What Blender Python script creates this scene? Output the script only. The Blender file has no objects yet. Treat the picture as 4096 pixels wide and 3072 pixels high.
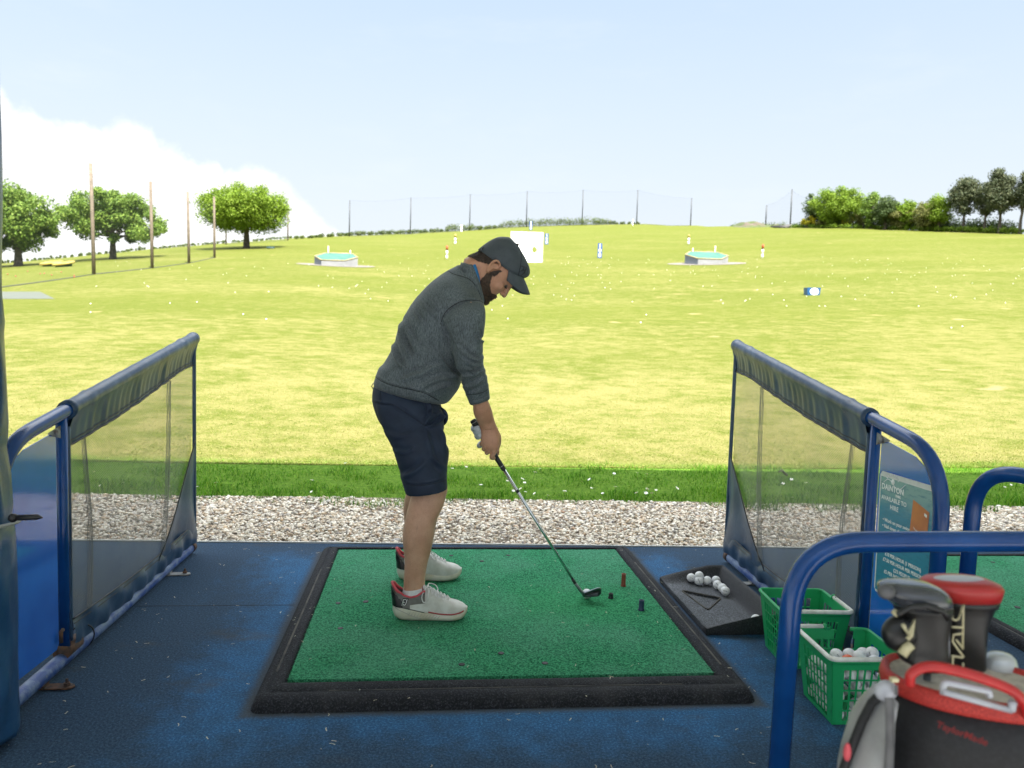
import bpy, bmesh, math, random
import numpy as np
from mathutils import Vector, Matrix
rng = np.random.default_rng(7)
random.seed(7)
SC = bpy.context.scene
COL = SC.collection
R_ = math.radians

# ---------------------------------------------------------------- camera
CF = 3186.8; PITCH, ROLL, YAW = 0.0790, 0.0300, 0.1050
CO = np.array([-0.295, -2.678, 1.269])
_cy, _sy = math.cos(YAW), math.sin(YAW)
_F0 = np.array([_sy, _cy, 0]); _R0 = np.array([_cy, -_sy, 0]); _U0 = np.array([0, 0, 1.])
CFW = _F0*math.cos(PITCH)-_U0*math.sin(PITCH); _UP = _U0*math.cos(PITCH)+_F0*math.sin(PITCH)
CR = _R0*math.cos(ROLL)+_UP*math.sin(ROLL); CU = -_R0*math.sin(ROLL)+_UP*math.cos(ROLL)
def ray(px, py): return CR*((px-2048)/CF)-CU*((py-1536)/CF)+CFW
def on(px, py, ax, c):
    d = ray(px, py); a = 'xyz'.index(ax); return CO+d*((c-CO[a])/d[a])
cam = bpy.data.cameras.new('camera'); camo = bpy.data.objects.new('camera', cam); COL.objects.link(camo)
cam.sensor_width = 36; cam.lens = 36*CF/4096; cam.clip_start = .05; cam.clip_end = 3000
M = Matrix(((CR[0], CU[0], -CFW[0], CO[0]), (CR[1], CU[1], -CFW[1], CO[1]), (CR[2], CU[2], -CFW[2], CO[2]), (0, 0, 0, 1)))
camo.matrix_world = M
cam.dof.use_dof = True; cam.dof.focus_distance = 3.45; cam.dof.aperture_fstop = 4.0
SC.camera = camo

# ---------------------------------------------------------------- objects
def tag(o, label=None, cat=None, group=None, kind=None):
    if label: o['label'] = label
    if cat: o['category'] = cat
    if group: o['group'] = group
    if kind: o['kind'] = kind
    return o
def empty(name, loc, label=None, cat=None, group=None, rz=0):
    o = bpy.data.objects.new(name, None); COL.objects.link(o); o.location = loc; o.rotation_euler = (0, 0, rz)
    o.empty_display_size = .1
    return tag(o, label, cat, group)
def link(name, me, parent=None):
    o = bpy.data.objects.new(name, me); COL.objects.link(o)
    if parent is not None:
        o.parent = parent
        q = parent
        while q is not None and not q.get('_local'): q = q.parent
        if q is None:       # geometry given in world space
            pm = Matrix.Translation(parent.location) @ parent.rotation_euler.to_matrix().to_4x4()
            pp = parent.parent
            while pp is not None:
                pm = Matrix.Translation(pp.location) @ pp.rotation_euler.to_matrix().to_4x4() @ pm; pp = pp.parent
            me.transform(pm.inverted())
    return o
def mesh_from(name, V, Fc, mats, smooth=True, mi=None):
    me = bpy.data.meshes.new(name)
    if isinstance(Fc, np.ndarray):
        n, k = Fc.shape
        me.vertices.add(len(V)); me.vertices.foreach_set('co', np.asarray(V, np.float32).ravel())
        me.loops.add(n*k); me.loops.foreach_set('vertex_index', Fc.astype(np.int32).ravel())
        me.polygons.add(n); me.polygons.foreach_set('loop_start', np.arange(0, n*k, k, dtype=np.int32))
        me.update(calc_edges=True)
    else:
        me.from_pydata([tuple(map(float, v)) for v in V], [], Fc)
    if not isinstance(mats, (list, tuple)): mats = [mats]
    for m in mats: me.materials.append(m)
    if mi is not None: me.polygons.foreach_set('material_index', np.asarray(mi, np.int32))
    if smooth: me.polygons.foreach_set('use_smooth', np.ones(len(me.polygons), bool))
    me.update()
    return me
def nrm(v):
    v = np.asarray(v, float); return v/(np.linalg.norm(v)+1e-12)
class MB:
    def __init__(s): s.V = []; s.F = []; s.mi = []; s.m = 0
    def add(s, V, Fc):
        o = len(s.V); s.V += [tuple(map(float, v)) for v in V]
        for f in Fc: s.F.append(tuple(int(i)+o for i in f)); s.mi.append(s.m)
        return s
    def box(s, lo, hi, b=0):
        (x0, y0, z0), (x1, y1, z1) = lo, hi
        if b:
            bm = bmesh.new(); bmesh.ops.create_cube(bm, size=1)
            for v in bm.verts: v.co = ((x0+x1)/2+v.co.x*(x1-x0), (y0+y1)/2+v.co.y*(y1-y0), (z0+z1)/2+v.co.z*(z1-z0))
            bmesh.ops.bevel(bm, geom=bm.edges[:], offset=b, segments=2, affect='EDGES', profile=.6)
            bm.verts.ensure_lookup_table()
            for i, v in enumerate(bm.verts): v.index = i
            s.add([v.co for v in bm.verts], [[v.index for v in f.verts] for f in bm.faces]); bm.free(); return s
        V = [(x, y, z) for z in (z0, z1) for y in (y0, y1) for x in (x0, x1)]
        return s.add(V, [(0, 2, 3, 1), (4, 5, 7, 6), (0, 1, 5, 4), (2, 6, 7, 3), (0, 4, 6, 2), (1, 3, 7, 5)])
    def rings(s, rs, cap=True, closed=True):
        o = []; n = len(rs[0])
        V = [p for r in rs for p in r]; Fc = []
        k = n if closed else n-1
        for i in range(len(rs)-1):
            for j in range(k):
                a, b = i*n+j, i*n+(j+1) % n; Fc.append((a, b, b+n, a+n))
        if cap and closed:
            Fc.append(tuple(range(n-1, -1, -1))); Fc.append(tuple(range((len(rs)-1)*n, len(rs)*n)))
        return s.add(V, Fc)
    def tube(s, pts, r, n=12, cap=True, round_=False):
        pts = [np.asarray(p, float) for p in pts]; L = len(pts)
        rr = list(r) if hasattr(r, '__len__') else [r]*L
        if round_:
            t0 = nrm(pts[0]-pts[1]); t1 = nrm(pts[-1]-pts[-2]); P = []; Q = []
            for a in (0, 25, 50, 75): P.append(pts[0]+t0*rr[0]*math.cos(R_(a))); Q.append(max(rr[0]*math.sin(R_(a)), 1e-4))
            P += pts; Q += rr
            for a in (75, 50, 25, 0): P.append(pts[-1]+t1*rr[-1]*math.cos(R_(a))); Q.append(max(rr[-1]*math.sin(R_(a)), 1e-4))
            pts, rr, L = P, Q, len(P)
        T = []
        for i in range(L):
            a = pts[min(i+1, L-1)]-pts[max(i-1, 0)]; T.append(nrm(a))
        up = np.array([0, 0, 1.]) if abs(T[0][2]) < .9 else np.array([1., 0, 0])
        u = nrm(np.cross(T[0], up)); rs = []
        for i in range(L):
            u = nrm(u-T[i]*np.dot(u, T[i])); w = np.cross(T[i], u)
            rs.append([pts[i]+rr[i]*(math.cos(2*math.pi*k/n)*u+math.sin(2*math.pi*k/n)*w) for k in range(n)])
        return s.rings(rs, cap)
    def lathe(s, prof, c=(0, 0, 0), n=24, M_=None):
        rs = []
        for r, z in prof: rs.append([np.array([r*math.cos(2*math.pi*k/n), r*math.sin(2*math.pi*k/n), z]) for k in range(n)])
        if M_ is not None: rs = [[np.array(M_ @ Vector(p)) for p in r] for r in rs]
        rs = [[p+np.asarray(c) for p in r] for r in rs]
        return s.rings(rs, True)
    def ball(s, c, r, n=16, m=10, M_=None):
        r = np.asarray(r if hasattr(r, '__len__') else (r, r, r), float); V = []; Fc = []
        for i in range(1, m):
            a = math.pi*i/m
            for j in range(n):
                b = 2*math.pi*j/n; V.append(np.array([math.sin(a)*math.cos(b), math.sin(a)*math.sin(b), math.cos(a)])*r)
        V += [np.array([0, 0, r[2]]), np.array([0, 0, -r[2]])]; T, B = len(V)-2, len(V)-1
        for i in range(m-2):
            for j in range(n):
                a, b = i*n+j, i*n+(j+1) % n; Fc.append((a, a+n, b+n, b))
        for j in range(n):
            Fc.append((T, j, (j+1) % n)); o = (m-2)*n; Fc.append((B, o+(j+1) % n, o+j))
        if M_ is not None: V = [np.array(M_ @ Vector(v)) for v in V]
        return s.add([v+np.asarray(c) for v in V], Fc)
    def prism(s, poly, fn, t0, t1):
        """poly in 2-D, fn(u,v,t) -> 3-D"""
        n = len(poly); V = [fn(u, v, t0) for u, v in poly]+[fn(u, v, t1) for u, v in poly]
        Fc = [tuple(range(n-1, -1, -1)), tuple(range(n, 2*n))]+[(i, (i+1) % n, n+(i+1) % n, n+i) for i in range(n)]
        return s.add(V, Fc)
    def grid(s, fn, nu, nv):
        V = [fn(i/nu, j/nv) for j in range(nv+1) for i in range(nu+1)]
        return s.add(V, [(j*(nu+1)+i, j*(nu+1)+i+1, (j+1)*(nu+1)+i+1, (j+1)*(nu+1)+i) for j in range(nv) for i in range(nu)])
    def build(s, name, mats, parent=None, smooth=True, auto=None):
        me = mesh_from(name, s.V, s.F, mats, smooth, s.mi)
        bm = bmesh.new(); bm.from_mesh(me); bmesh.ops.recalc_face_normals(bm, faces=bm.faces[:]); bm.to_mesh(me); bm.free()
        if auto: me.set_sharp_from_angle(angle=R_(auto))
        return link(name, me, parent)
def fillet(pts, r, n=6):
    P = [np.asarray(p, float) for p in pts]; out = [P[0]]
    for i in range(1, len(P)-1):
        a, b, c = P[i-1], P[i], P[i+1]; u, v = nrm(a-b), nrm(c-b)
        ang = math.acos(max(-1, min(1, float(u@v)))); rr = r[i] if hasattr(r, '__len__') else r
        d = min(rr/math.tan(ang/2), .49*np.linalg.norm(a-b), .49*np.linalg.norm(c-b)) if ang < 3.1 else 0
        if d < 1e-4: out.append(b); continue
        p0, p1 = b+u*d, b+v*d
        for k in range(n+1):
            t = k/n; out.append((1-t)**2*p0+2*t*(1-t)*b+t*t*p1)
    return out+[P[-1]]
def smooth_path(pts, n=8):
    P = np.array(pts, float); P = np.vstack([2*P[0]-P[1], P, 2*P[-1]-P[-2]]); out = []
    for i in range(1, len(P)-2):
        for k in range(n):
            t = k/n; a, b, c, d = P[i-1:i+3]
            out.append(.5*((2*b)+(-a+c)*t+(2*a-5*b+4*c-d)*t*t+(-a+3*b-3*c+d)*t**3))
    out.append(P[-2]); return out
def remesh(mb, voxel, it=3, fac=.5, name='m'):
    me = mesh_from(name, mb.V, mb.F, [], False)
    bm = bmesh.new(); bm.from_mesh(me); bmesh.ops.recalc_face_normals(bm, faces=bm.faces[:]); bm.to_mesh(me); bm.free()
    o = bpy.data.objects.new(name, me); COL.objects.link(o)
    m = o.modifiers.new('r', 'REMESH'); m.mode = 'VOXEL'; m.voxel_size = voxel
    if it:
        m2 = o.modifiers.new('s', 'SMOOTH'); m2.iterations = it; m2.factor = fac
    dg = bpy.context.evaluated_depsgraph_get()
    out = bpy.data.meshes.new_from_object(o.evaluated_get(dg)); out.name = name
    bpy.data.objects.remove(o); bpy.data.meshes.remove(me)
    out.polygons.foreach_set('use_smooth', np.ones(len(out.polygons), bool))
    return out
def get_co(me):
    a = np.empty(len(me.vertices)*3, np.float32); me.vertices.foreach_get('co', a); return a.reshape(-1, 3).astype(float)
def get_no(me):
    a = np.empty(len(me.vertices)*3, np.float32); me.vertex_normals.foreach_get('vector', a); return a.reshape(-1, 3).astype(float)
def set_co(me, a):
    me.vertices.foreach_set('co', np.asarray(a, np.float32).ravel()); me.update()
_VN = rng.random((64, 64, 64))
def vnoise(p):
    p = np.asarray(p, float); i = np.floor(p).astype(int); f = p-i; f = f*f*(3-2*f); r = 0
    for dx in (0, 1):
        for dy in (0, 1):
            for dz in (0, 1):
                w = (f[:, 0] if dx else 1-f[:, 0])*(f[:, 1] if dy else 1-f[:, 1])*(f[:, 2] if dz else 1-f[:, 2])
                r = r+w*_VN[(i[:, 0]+dx) % 64, (i[:, 1]+dy) % 64, (i[:, 2]+dz) % 64]
    return r*2-1
_bx = None
def text_mesh(txt, size, ext=.0005, align='CENTER', bold=0, space=1.0):
    """built-in lettering as a flat mesh in the xy plane"""
    cu = bpy.data.curves.new('t', 'FONT'); cu.body = txt; cu.size = size; cu.extrude = ext; cu.align_x = align; cu.align_y = 'CENTER'
    cu.offset = bold; cu.space_character = space; cu.resolution_u = 3
    o = bpy.data.objects.new('t', cu); COL.objects.link(o)
    dg = bpy.context.evaluated_depsgraph_get(); me = bpy.data.meshes.new_from_object(o.evaluated_get(dg))
    bpy.data.objects.remove(o); bpy.data.curves.remove(cu)
    V = get_co(me); Fc = [tuple(p.vertices) for p in me.polygons]; bpy.data.meshes.remove(me)
    return V, Fc
def put_text(mb, txt, size, o, u, v, ext=.0006, align='CENTER', bold=0, space=1.0, w=None):
    V, Fc = text_mesh(txt, size, ext, align, bold, space)
    o, u, v = (np.asarray(a, float) for a in (o, u, v)); w = np.cross(u, v) if w is None else w
    mb.add([o+u*p[0]+v*p[1]+w*p[2] for p in V], Fc); return mb
def dup_tree(o, parent=None):
    c = o.copy(); COL.objects.link(c)
    if parent is not None: c.parent = parent
    for ch in list(o.children): dup_tree(ch, c)
    return c

# ---------------------------------------------------------------- materials
class NT:
    def __init__(s, m): s.t = m.node_tree; s.n = s.t.nodes; s.l = s.t.links
    def new(s, typ, **kw):
        n = s.n.new(typ)
        for k, v in kw.items():
            if k.startswith('i_'):
                kk = k[2:]; kk = int(kk) if kk.isdigit() else kk.replace('_', ' ')
                n.inputs[kk].default_value = v
            else: setattr(n, k, v)
        return n
    def lk(s, a, b): s.l.new(a, b)
    def math(s, op, a, b=None, c=None, clamp=False):
        n = s.n.new('ShaderNodeMath'); n.operation = op; n.use_clamp = clamp
        for i, v in enumerate((a, b, c)):
            if v is None: continue
            if isinstance(v, (int, float)): n.inputs[i].default_value = v
            else: s.lk(v, n.inputs[i])
        return n.outputs[0]
    def mapr(s, v, a, b, c=0, d=1, smooth=True):
        n = s.n.new('ShaderNodeMapRange'); n.interpolation_type = 'SMOOTHSTEP' if smooth else 'LINEAR'
        s.lk(v, n.inputs[0])
        for i, q in enumerate((a, b, c, d)): n.inputs[i+1].default_value = q
        return n.outputs[0]
    def mix(s, f, a, b, typ='MIX'):
        n = s.n.new('ShaderNodeMix'); n.data_type = 'RGBA'; n.blend_type = typ
        for i, v in ((0, f), (6, a), (7, b)):
            if isinstance(v, (int, float)): n.inputs[i].default_value = v
            elif isinstance(v, (tuple, list)): n.inputs[i].default_value = (*v, 1) if len(v) == 3 else v
            else: s.lk(v, n.inputs[i])
        return n.outputs[2]
    def noise(s, sc, vec=None, det=3, rough=.55, dist=0, typ=None):
        n = s.new('ShaderNodeTexNoise'); n.inputs['Scale'].default_value = sc; n.inputs['Detail'].default_value = det
        n.inputs['Roughness'].default_value = rough; n.inputs['Distortion'].default_value = dist
        if vec is not None: s.lk(vec, n.inputs['Vector'])
        return n.outputs['Fac']
    def coord(s, kind='Object', scale=None, rot=None):
        if kind == 'World': o = s.new('ShaderNodeNewGeometry').outputs['Position']
        else: o = s.new('ShaderNodeTexCoord').outputs[kind]
        if scale or rot:
            m = s.new('ShaderNodeMapping'); s.lk(o, m.inputs[0])
            if scale: m.inputs['Scale'].default_value = scale
            if rot: m.inputs['Rotation'].default_value = rot
            o = m.outputs[0]
        return o
    def bump(s, h, st, dist=.01, nrm_=None):
        n = s.new('ShaderNodeBump'); n.inputs['Strength'].default_value = st; n.inputs['Distance'].default_value = dist
        s.lk(h, n.inputs['Height'])
        if nrm_ is not None: s.lk(nrm_, n.inputs['Normal'])
        return n.outputs[0]
def newmat(name):
    m = bpy.data.materials.new(name); m.use_nodes = True
    t = NT(m); b = t.n['Principled BSDF']; return m, t, b
def mat(name, c1, c2=None, sc=20, rough=.6, metal=0, bump=0, bsc=None, bd=.003, spec=None, lo=.35, hi=.65, stretch=None, coat=0, sheen=0, r2=None):
    m, t, b = newmat(name); v = t.coord('Object', stretch)
    b.inputs['Roughness'].default_value = rough; b.inputs['Metallic'].default_value = metal
    if spec is not None: b.inputs['Specular IOR Level'].default_value = spec
    if coat: b.inputs['Coat Weight'].default_value = coat; b.inputs['Coat Roughness'].default_value = .15
    if sheen: b.inputs['Sheen Weight'].default_value = sheen
    if c2 is not None:
        f = t.mapr(t.noise(sc, v, 4), lo, hi); t.lk(t.mix(f, c1, c2), b.inputs['Base Color'])
        if r2 is not None: t.lk(t.mapr(f, 0, 1, rough, r2, False), b.inputs['Roughness'])
    else: b.inputs['Base Color'].default_value = (*c1, 1)
    if bump: t.lk(t.bump(t.noise(bsc or sc*3, v, 3), bump, bd), b.inputs['Normal'])
    return m
# ================================================================ light
SUN_EL, SUN_AZ = R_(55.3), R_(20)          # the sun stands behind the camera, a little to its right
to_sun = np.array([math.sin(SUN_AZ)*math.cos(SUN_EL), -math.cos(SUN_AZ)*math.cos(SUN_EL), math.sin(SUN_EL)])
sl = bpy.data.lights.new('sun', 'SUN'); sl.energy = 3.2; sl.angle = R_(.53); sl.color = (1, .95, .86)
so = bpy.data.objects.new('sun', sl); COL.objects.link(so)
so.rotation_euler = Vector(to_sun).to_track_quat('Z', 'Y').to_euler(); so.location = (20, -40, 60)
w = bpy.data.worlds.new('World'); SC.world = w; w.use_nodes = True
t = NT(w); bg = t.n['Background']
sky = t.new('ShaderNodeTexSky'); sky.sky_type = 'NISHITA'; sky.sun_disc = False
sky.sun_elevation = SUN_EL; sky.sun_rotation = math.atan2(to_sun[0], to_sun[1]); sky.altitude = 100
sky.air_density = 1.0; sky.dust_density = 1.2; sky.ozone_density = 1.0
geo = t.coord('Generated')
sep = t.new('ShaderNodeSeparateXYZ'); t.lk(geo, sep.inputs[0])
az = t.math('ARCTAN2', sep.outputs[0], sep.outputs[1]); el = t.math('ARCSINE', sep.outputs[2])
# cumulus bank: its top edge falls from left to right
fc = t.new('ShaderNodeFloatCurve'); t.lk(t.mapr(az, -.62, .12, 0, 1, False), fc.inputs['Value'])
cur = fc.mapping.curves[0]
def dir_ae(px, py):
    d = ray(px, py); return math.atan2(d[0], d[1]), math.atan2(d[2], math.hypot(d[0], d[1]))
CL = [(-250, 330), (0, 420), (60, 500), (140, 520), (200, 560), (300, 520), (400, 525), (510, 495), (590, 540), (640, 600), (750, 640), (860, 650), (900, 690), (1000, 680), (1100, 720), (1200, 800), (1300, 880), (1420, 960), (1600, 1100)]
pts = [((dir_ae(*p)[0]+.62)/.74, dir_ae(*p)[1]/.4) for p in CL]
pts = [(max(0, min(1, a)), max(0, min(1, b))) for a, b in pts]
cur.points[0].location = pts[0]; cur.points[1].location = (1, 0)
for p in pts[1:]: cur.points.new(*p)
fc.mapping.update()
top = t.math('ADD', t.math('MULTIPLY', fc.outputs[0], .4), t.mapr(az, -.12, -.45, 0, .016))
n1 = t.noise(11, geo, 6, .6); n2 = t.noise(60, geo, 3, .6)
top = t.math('ADD', top, t.math('MULTIPLY', t.math('SUBTRACT', n1, .5), .085))
top = t.math('ADD', top, t.math('MULTIPLY', t.math('SUBTRACT', n2, .5), .014))
dd = t.math('SUBTRACT', top, el)
mask = t.math('MULTIPLY', t.mapr(dd, -.004, .02), t.mapr(el, -.02, .03, .55, 1))
thin = t.mapr(t.noise(5, t.coord('Generated', (1, 1, 4)), 5, .6), .52, .85, 0, .14)
body = t.mapr(t.noise(9, geo, 4), .35, .7, 0, 1)
ccol = t.mix(body, (4.2, 4.2, 4.2), (3.05, 3.12, 3.2))
haze = t.mapr(el, .0, .42, .98, .84)
hcol = t.mix(t.mapr(el, .04, .44, 0, 1, False), (2.60, 2.72, 2.84), (1.80, 2.24, 2.76))
c = t.mix(haze, sky.outputs[0], hcol)
c = t.mix(thin, c, (3.2, 3.25, 3.3))
c = t.mix(mask, c, ccol)
sky_fill = t.math('MULTIPLY', t.mapr(el, .46, .80), t.mapr(t.noise(3, geo, 5, .6), .38, .55, .25, 1))
c = t.mix(sky_fill, c, (15, 15.6, 16.4))  # bright cloud overhead, out of view, added to fill the shade
t.lk(c, bg.inputs[0]); bg.inputs[1].default_value = .07
SC.view_settings.view_transform = 'Standard'; SC.view_settings.look = 'None'; SC.view_settings.exposure = 2.32; SC.view_settings.gamma = 1
SC.cycles.max_bounces = 6; SC.cycles.diffuse_bounces = 3; SC.cycles.glossy_bounces = 3; SC.cycles.transparent_max_bounces = 12
SC.cycles.use_denoising = True
SC.cycles.sample_clamp_indirect = 8

# ================================================================ terrain
CREST = [(-700, 1085, 105), (0, 1053, 125), (163, 1039, 128), (380, 1018, 135), (597, 996, 145), (868, 974, 155), (1194, 950, 170), (1397, 941, 185), (1641, 932, 195),
         (1844, 920, 200), (2102, 903, 205), (2326, 897, 205), (2546, 893, 205), (2700, 900, 200), (2952, 904, 190), (3154, 909, 182), (3331, 908, 178), (3710, 922, 168), (4096, 934, 160), (4800, 945, 140)]
_ca = np.array([dir_ae(p[0], p[1]) for p in CREST]); _cr = np.array([p[2] for p in CREST], float)
_pexp = np.interp(np.arange(len(CREST)), [0, 4, 8, 19], [1.15, 1.2, 1.3, 1.3])
def gz(x, y):
    x = np.asarray(x, float); y = np.asarray(y, float); dx, dy = x-CO[0], y-CO[1]
    a = np.arctan2(dx, np.maximum(dy, 1e-3)); r = np.hypot(dx, dy)
    te = np.interp(a, _ca[:, 0], np.tan(_ca[:, 1])); rc = np.interp(a, _ca[:, 0], _cr); p = np.interp(a, _ca[:, 0], _pexp)
    zc = CO[2]+rc*te
    s = (r-7.5)/(rc-7.5)
    z = -.05+(zc+.05)*np.clip(s, 0, 1)**p
    z = np.where(s > 1, zc-(r-rc)*.02-(np.maximum(r-rc-12, 0))*.12, z)
    return z
def ground_hit(px, py):
    d = ray(px, py); prev = 4.
    ts = np.concatenate([np.arange(4, 40, .25), np.arange(40, 330, .5)])
    P = CO[None]+d[None]*ts[:, None]; h = P[:, 2]-gz(P[:, 0], P[:, 1])
    k = np.argmax(h < 0)
    if h[k] >= 0: k = int(np.argmin(np.where(ts > 60, h, 9e9))); p = P[k]; return np.array([p[0], p[1], float(gz(p[0], p[1]))])
    a, b = ts[max(k-1, 0)], ts[k]
    for _ in range(25):
        m = (a+b)/2; p = CO+d*m
        if p[2] < gz(p[0], p[1]): b = m
        else: a = m
    p = CO+d*a; return np.array([p[0], p[1], float(gz(p[0], p[1]))])
def depth(p): return float((np.asarray(p)-CO)@CFW)
# ================================================================ ground sheet
m, t, b = newmat('range grass'); v = t.coord('World')
cs = t.new('ShaderNodeSeparateXYZ'); t.lk(v, cs.inputs[0]); Yw = cs.outputs[1]
nA = t.noise(.16, t.coord('World', (.55, 1, 1)), 4, .6); nB = t.noise(1.3, v, 4, .6); nC = t.noise(22, v, 3, .7); nD = t.noise(.05, t.coord('World', (.3, 1, 1)), 3)
dry = t.math('ADD', t.mapr(Yw, 6, 30, .60, .30), t.math('MULTIPLY', t.math('SUBTRACT', nA, .5), 1.1))
lush = t.mapr(Yw, 4.80, 4.36, 0, 1)
loc = t.math('ADD', t.math('MULTIPLY', t.math('SUBTRACT', t.noise(3.2, v, 4, .65), .5), 1.5), t.math('MULTIPLY', t.math('SUBTRACT', t.noise(19, v, 4, .7), .5), 1.5))
loc = t.math('ADD', loc, t.math('MULTIPLY', t.math('SUBTRACT', nB, .5), 1.3))
gf = t.mapr(t.math('ADD', dry, loc), .12, .88)
g1 = t.mix(gf, (.076, .094, .0135), (.166, .152, .054))
g1 = t.mix(t.mapr(nD, .45, .62, 0, .4), g1, (.086, .102, .015))
g1 = t.mix(t.mapr(t.noise(48, v, 3, .8), .54, .70, 0, .75), g1, (.25, .23, .105))
g1 = t.mix(t.mapr(t.noise(70, v, 3, .8), .56, .72, 0, .7), g1, (.058, .082, .010))
g1 = t.mix(t.mapr(Yw, 45, 120, 0, .30), g1, (.088, .105, .018))
scuff = t.mapr(t.noise(.55, t.coord('World', (1, 1, 1)), 2), .70, .76, 0, .6)
g1 = t.mix(scuff, g1, (.30, .22, .12))
g1 = t.mix(lush, g1, t.mix(t.mapr(nC, .3, .7), (.05, .11, .012), (.11, .19, .025)))
g1 = t.mix(t.mapr(Yw, 100, 190, 0, .35), g1, (.105, .122, .024))
t.lk(g1, b.inputs['Base Color']); b.inputs['Roughness'].default_value = .9; b.inputs['Specular IOR Level'].default_value = .03
t.lk(t.bump(t.noise(60, v, 3, .7), .6, .02), b.inputs['Normal'])
m_grass = m
na, nr = 260, 150
AA = np.linspace(-math.pi*.98, math.pi*.98, na); AA = np.sign(AA)*np.abs(AA/AA[-1])**1.7*math.pi*.98
RR = np.concatenate([np.linspace(.5, 30, 40), np.geomspace(30.5, 900, nr-40)])
a2, r2 = np.meshgrid(AA, RR); X = CO[0]+r2*np.sin(a2); Y = CO[1]+r2*np.cos(a2); Z = gz(X, Y)
nz = vnoise(np.stack([X.ravel()*.05, Y.ravel()*.05, 0*X.ravel()], 1)).reshape(X.shape)
Z = Z+nz*.0*np.clip((r2-15)/40, 0, 1)*np.clip((140-r2)/60, 0, 1)
i, j = np.meshgrid(np.arange(na-1), np.arange(nr-1)); q = (j*na+i).ravel()
ground = link('ground', mesh_from('ground', np.stack([X.ravel(), Y.ravel(), Z.ravel()], 1), np.stack([q, q+1, q+1+na, q+na], 1), m_grass))
tag(ground, 'rolling sunlit grass of the driving range rising to a low crest', kind='structure')

def vis_x(y, k): d = y-CO[1]; return CO[0]-(.58*d+.4)*k, CO[0]+(.86*d+.4)*k
def blades(name, n, y0, y1, hmin, hmax, wd, mt, hfun=None, label=None):
    yy = y0+(y1-y0)*rng.random(n)**(2.4 if name == 'lawn_grass' else 1.0); d = yy-CO[1]
    xx = CO[0]-(.60*d+.5)+rng.random(n)*(1.5*d+1.0)
    if name == 'verge_grass': # ragged edge to the gravel
        e = 2.93+.10*np.sin(xx*1.7)+.06*np.sin(xx*4.3+1)+.05*rng.standard_normal(n)-.045*(xx); k = (yy > e) & (yy < 4.40+.25*rng.random(n)**2); xx, yy = xx[k], yy[k]; n = len(xx)
    h = hmin+(hmax-hmin)*rng.random(n)**1.6
    if hfun is not None: h = h*hfun(xx, yy)
    a = rng.random(n)*2*math.pi; ln = h*(.3+1.5*rng.random(n)) if name == 'verge_grass' else h*(1.2+1.5*rng.random(n)); z = gz(xx, yy)
    base = np.stack([xx, yy, z-.003], 1); side = np.stack([np.cos(a+1.57), np.sin(a+1.57), 0*a], 1)*(wd*(.6+.8*rng.random(n)))[:, None]
    dr = np.stack([np.cos(a), np.sin(a), 0*a], 1)
    mid = base+dr*(ln*.35)[:, None]+np.array([0, 0, 1])*(h*.62)[:, None]; tip = base+dr*ln[:, None]+np.array([0, 0, 1])*h[:, None]
    V = np.stack([base-side/2, base+side/2, mid+side*.38, mid-side*.38, tip], 1).reshape(-1, 3)
    k = np.arange(n)[:, None]*5
    me = bpy.data.meshes.new(name)
    F3 = np.concatenate([k+np.array([[0, 1, 2]]), k+np.array([[0, 2, 3]]), k+np.array([[3, 2, 4]])])
    o = link(name, mesh_from(name, V, F3, mt, False)); return tag(o, label, kind='stuff')
def blade_mat(name, cols, trans=.35):
    m, t, b = newmat(name); r = t.new('ShaderNodeNewGeometry').outputs['Random Per Island']
    cr = t.new('ShaderNodeValToRGB'); t.lk(r, cr.inputs[0]); e = cr.color_ramp.elements
    for k, c in enumerate(cols):
        x = e[k] if k < 2 else e.new(1); x.color = (*c, 1)
    for k in range(len(cols)): e[k].position = k/(len(cols)-1)
    pos = t.coord('World'); c = t.mix(t.mapr(t.noise(1.1, pos, 3), .35, .65), cr.outputs[0], t.mix(1, cr.outputs[0], (.72, .86, .7), 'MULTIPLY'))
    t.lk(c, b.inputs['Base Color']); b.inputs['Roughness'].default_value = .6; b.inputs['Specular IOR Level'].default_value = .06
    tr = t.new('ShaderNodeBsdfTranslucent'); t.lk(c, tr.inputs[0]); mx = t.new('ShaderNodeMixShader'); mx.inputs[0].default_value = trans
    t.lk(b.outputs[0], mx.inputs[1]); t.lk(tr.outputs[0], mx.inputs[2]); t.lk(mx.outputs[0], t.n['Material Output'].inputs[0])
    return m
m_verge = blade_mat('verge blades', [(.022, .095, .004), (.06, .19, .008), (.12, .28, .014), (.26, .36, .055)])
m_lawn = blade_mat('lawn blades', [(.08, .13, .012), (.18, .20, .035), (.29, .27, .08), (.37, .34, .15)], .5)
blades('verge_grass', 62000, 2.72, 4.68, .012, .07, .0045, m_verge,
       lambda x, y: (.55+1.0*np.clip((3.5-y)/.5, 0, 1)*(.5+.5*np.sin(x*2.3)*np.sin(x*5.1+1)))*np.clip(1.0+1.1*vnoise(np.stack([x*5, y*5, 0*x], 1)), .25, 2.2), 'tufty unmown green grass along the gravel edge in shade')
blades('lawn_grass', 190000, 4.42, 24, .006, .020, .006, m_lawn, lambda x, y: np.clip(1.15-(y-4)/24, .25, 1), 'short dry yellow green lawn in front of the bay')

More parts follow.
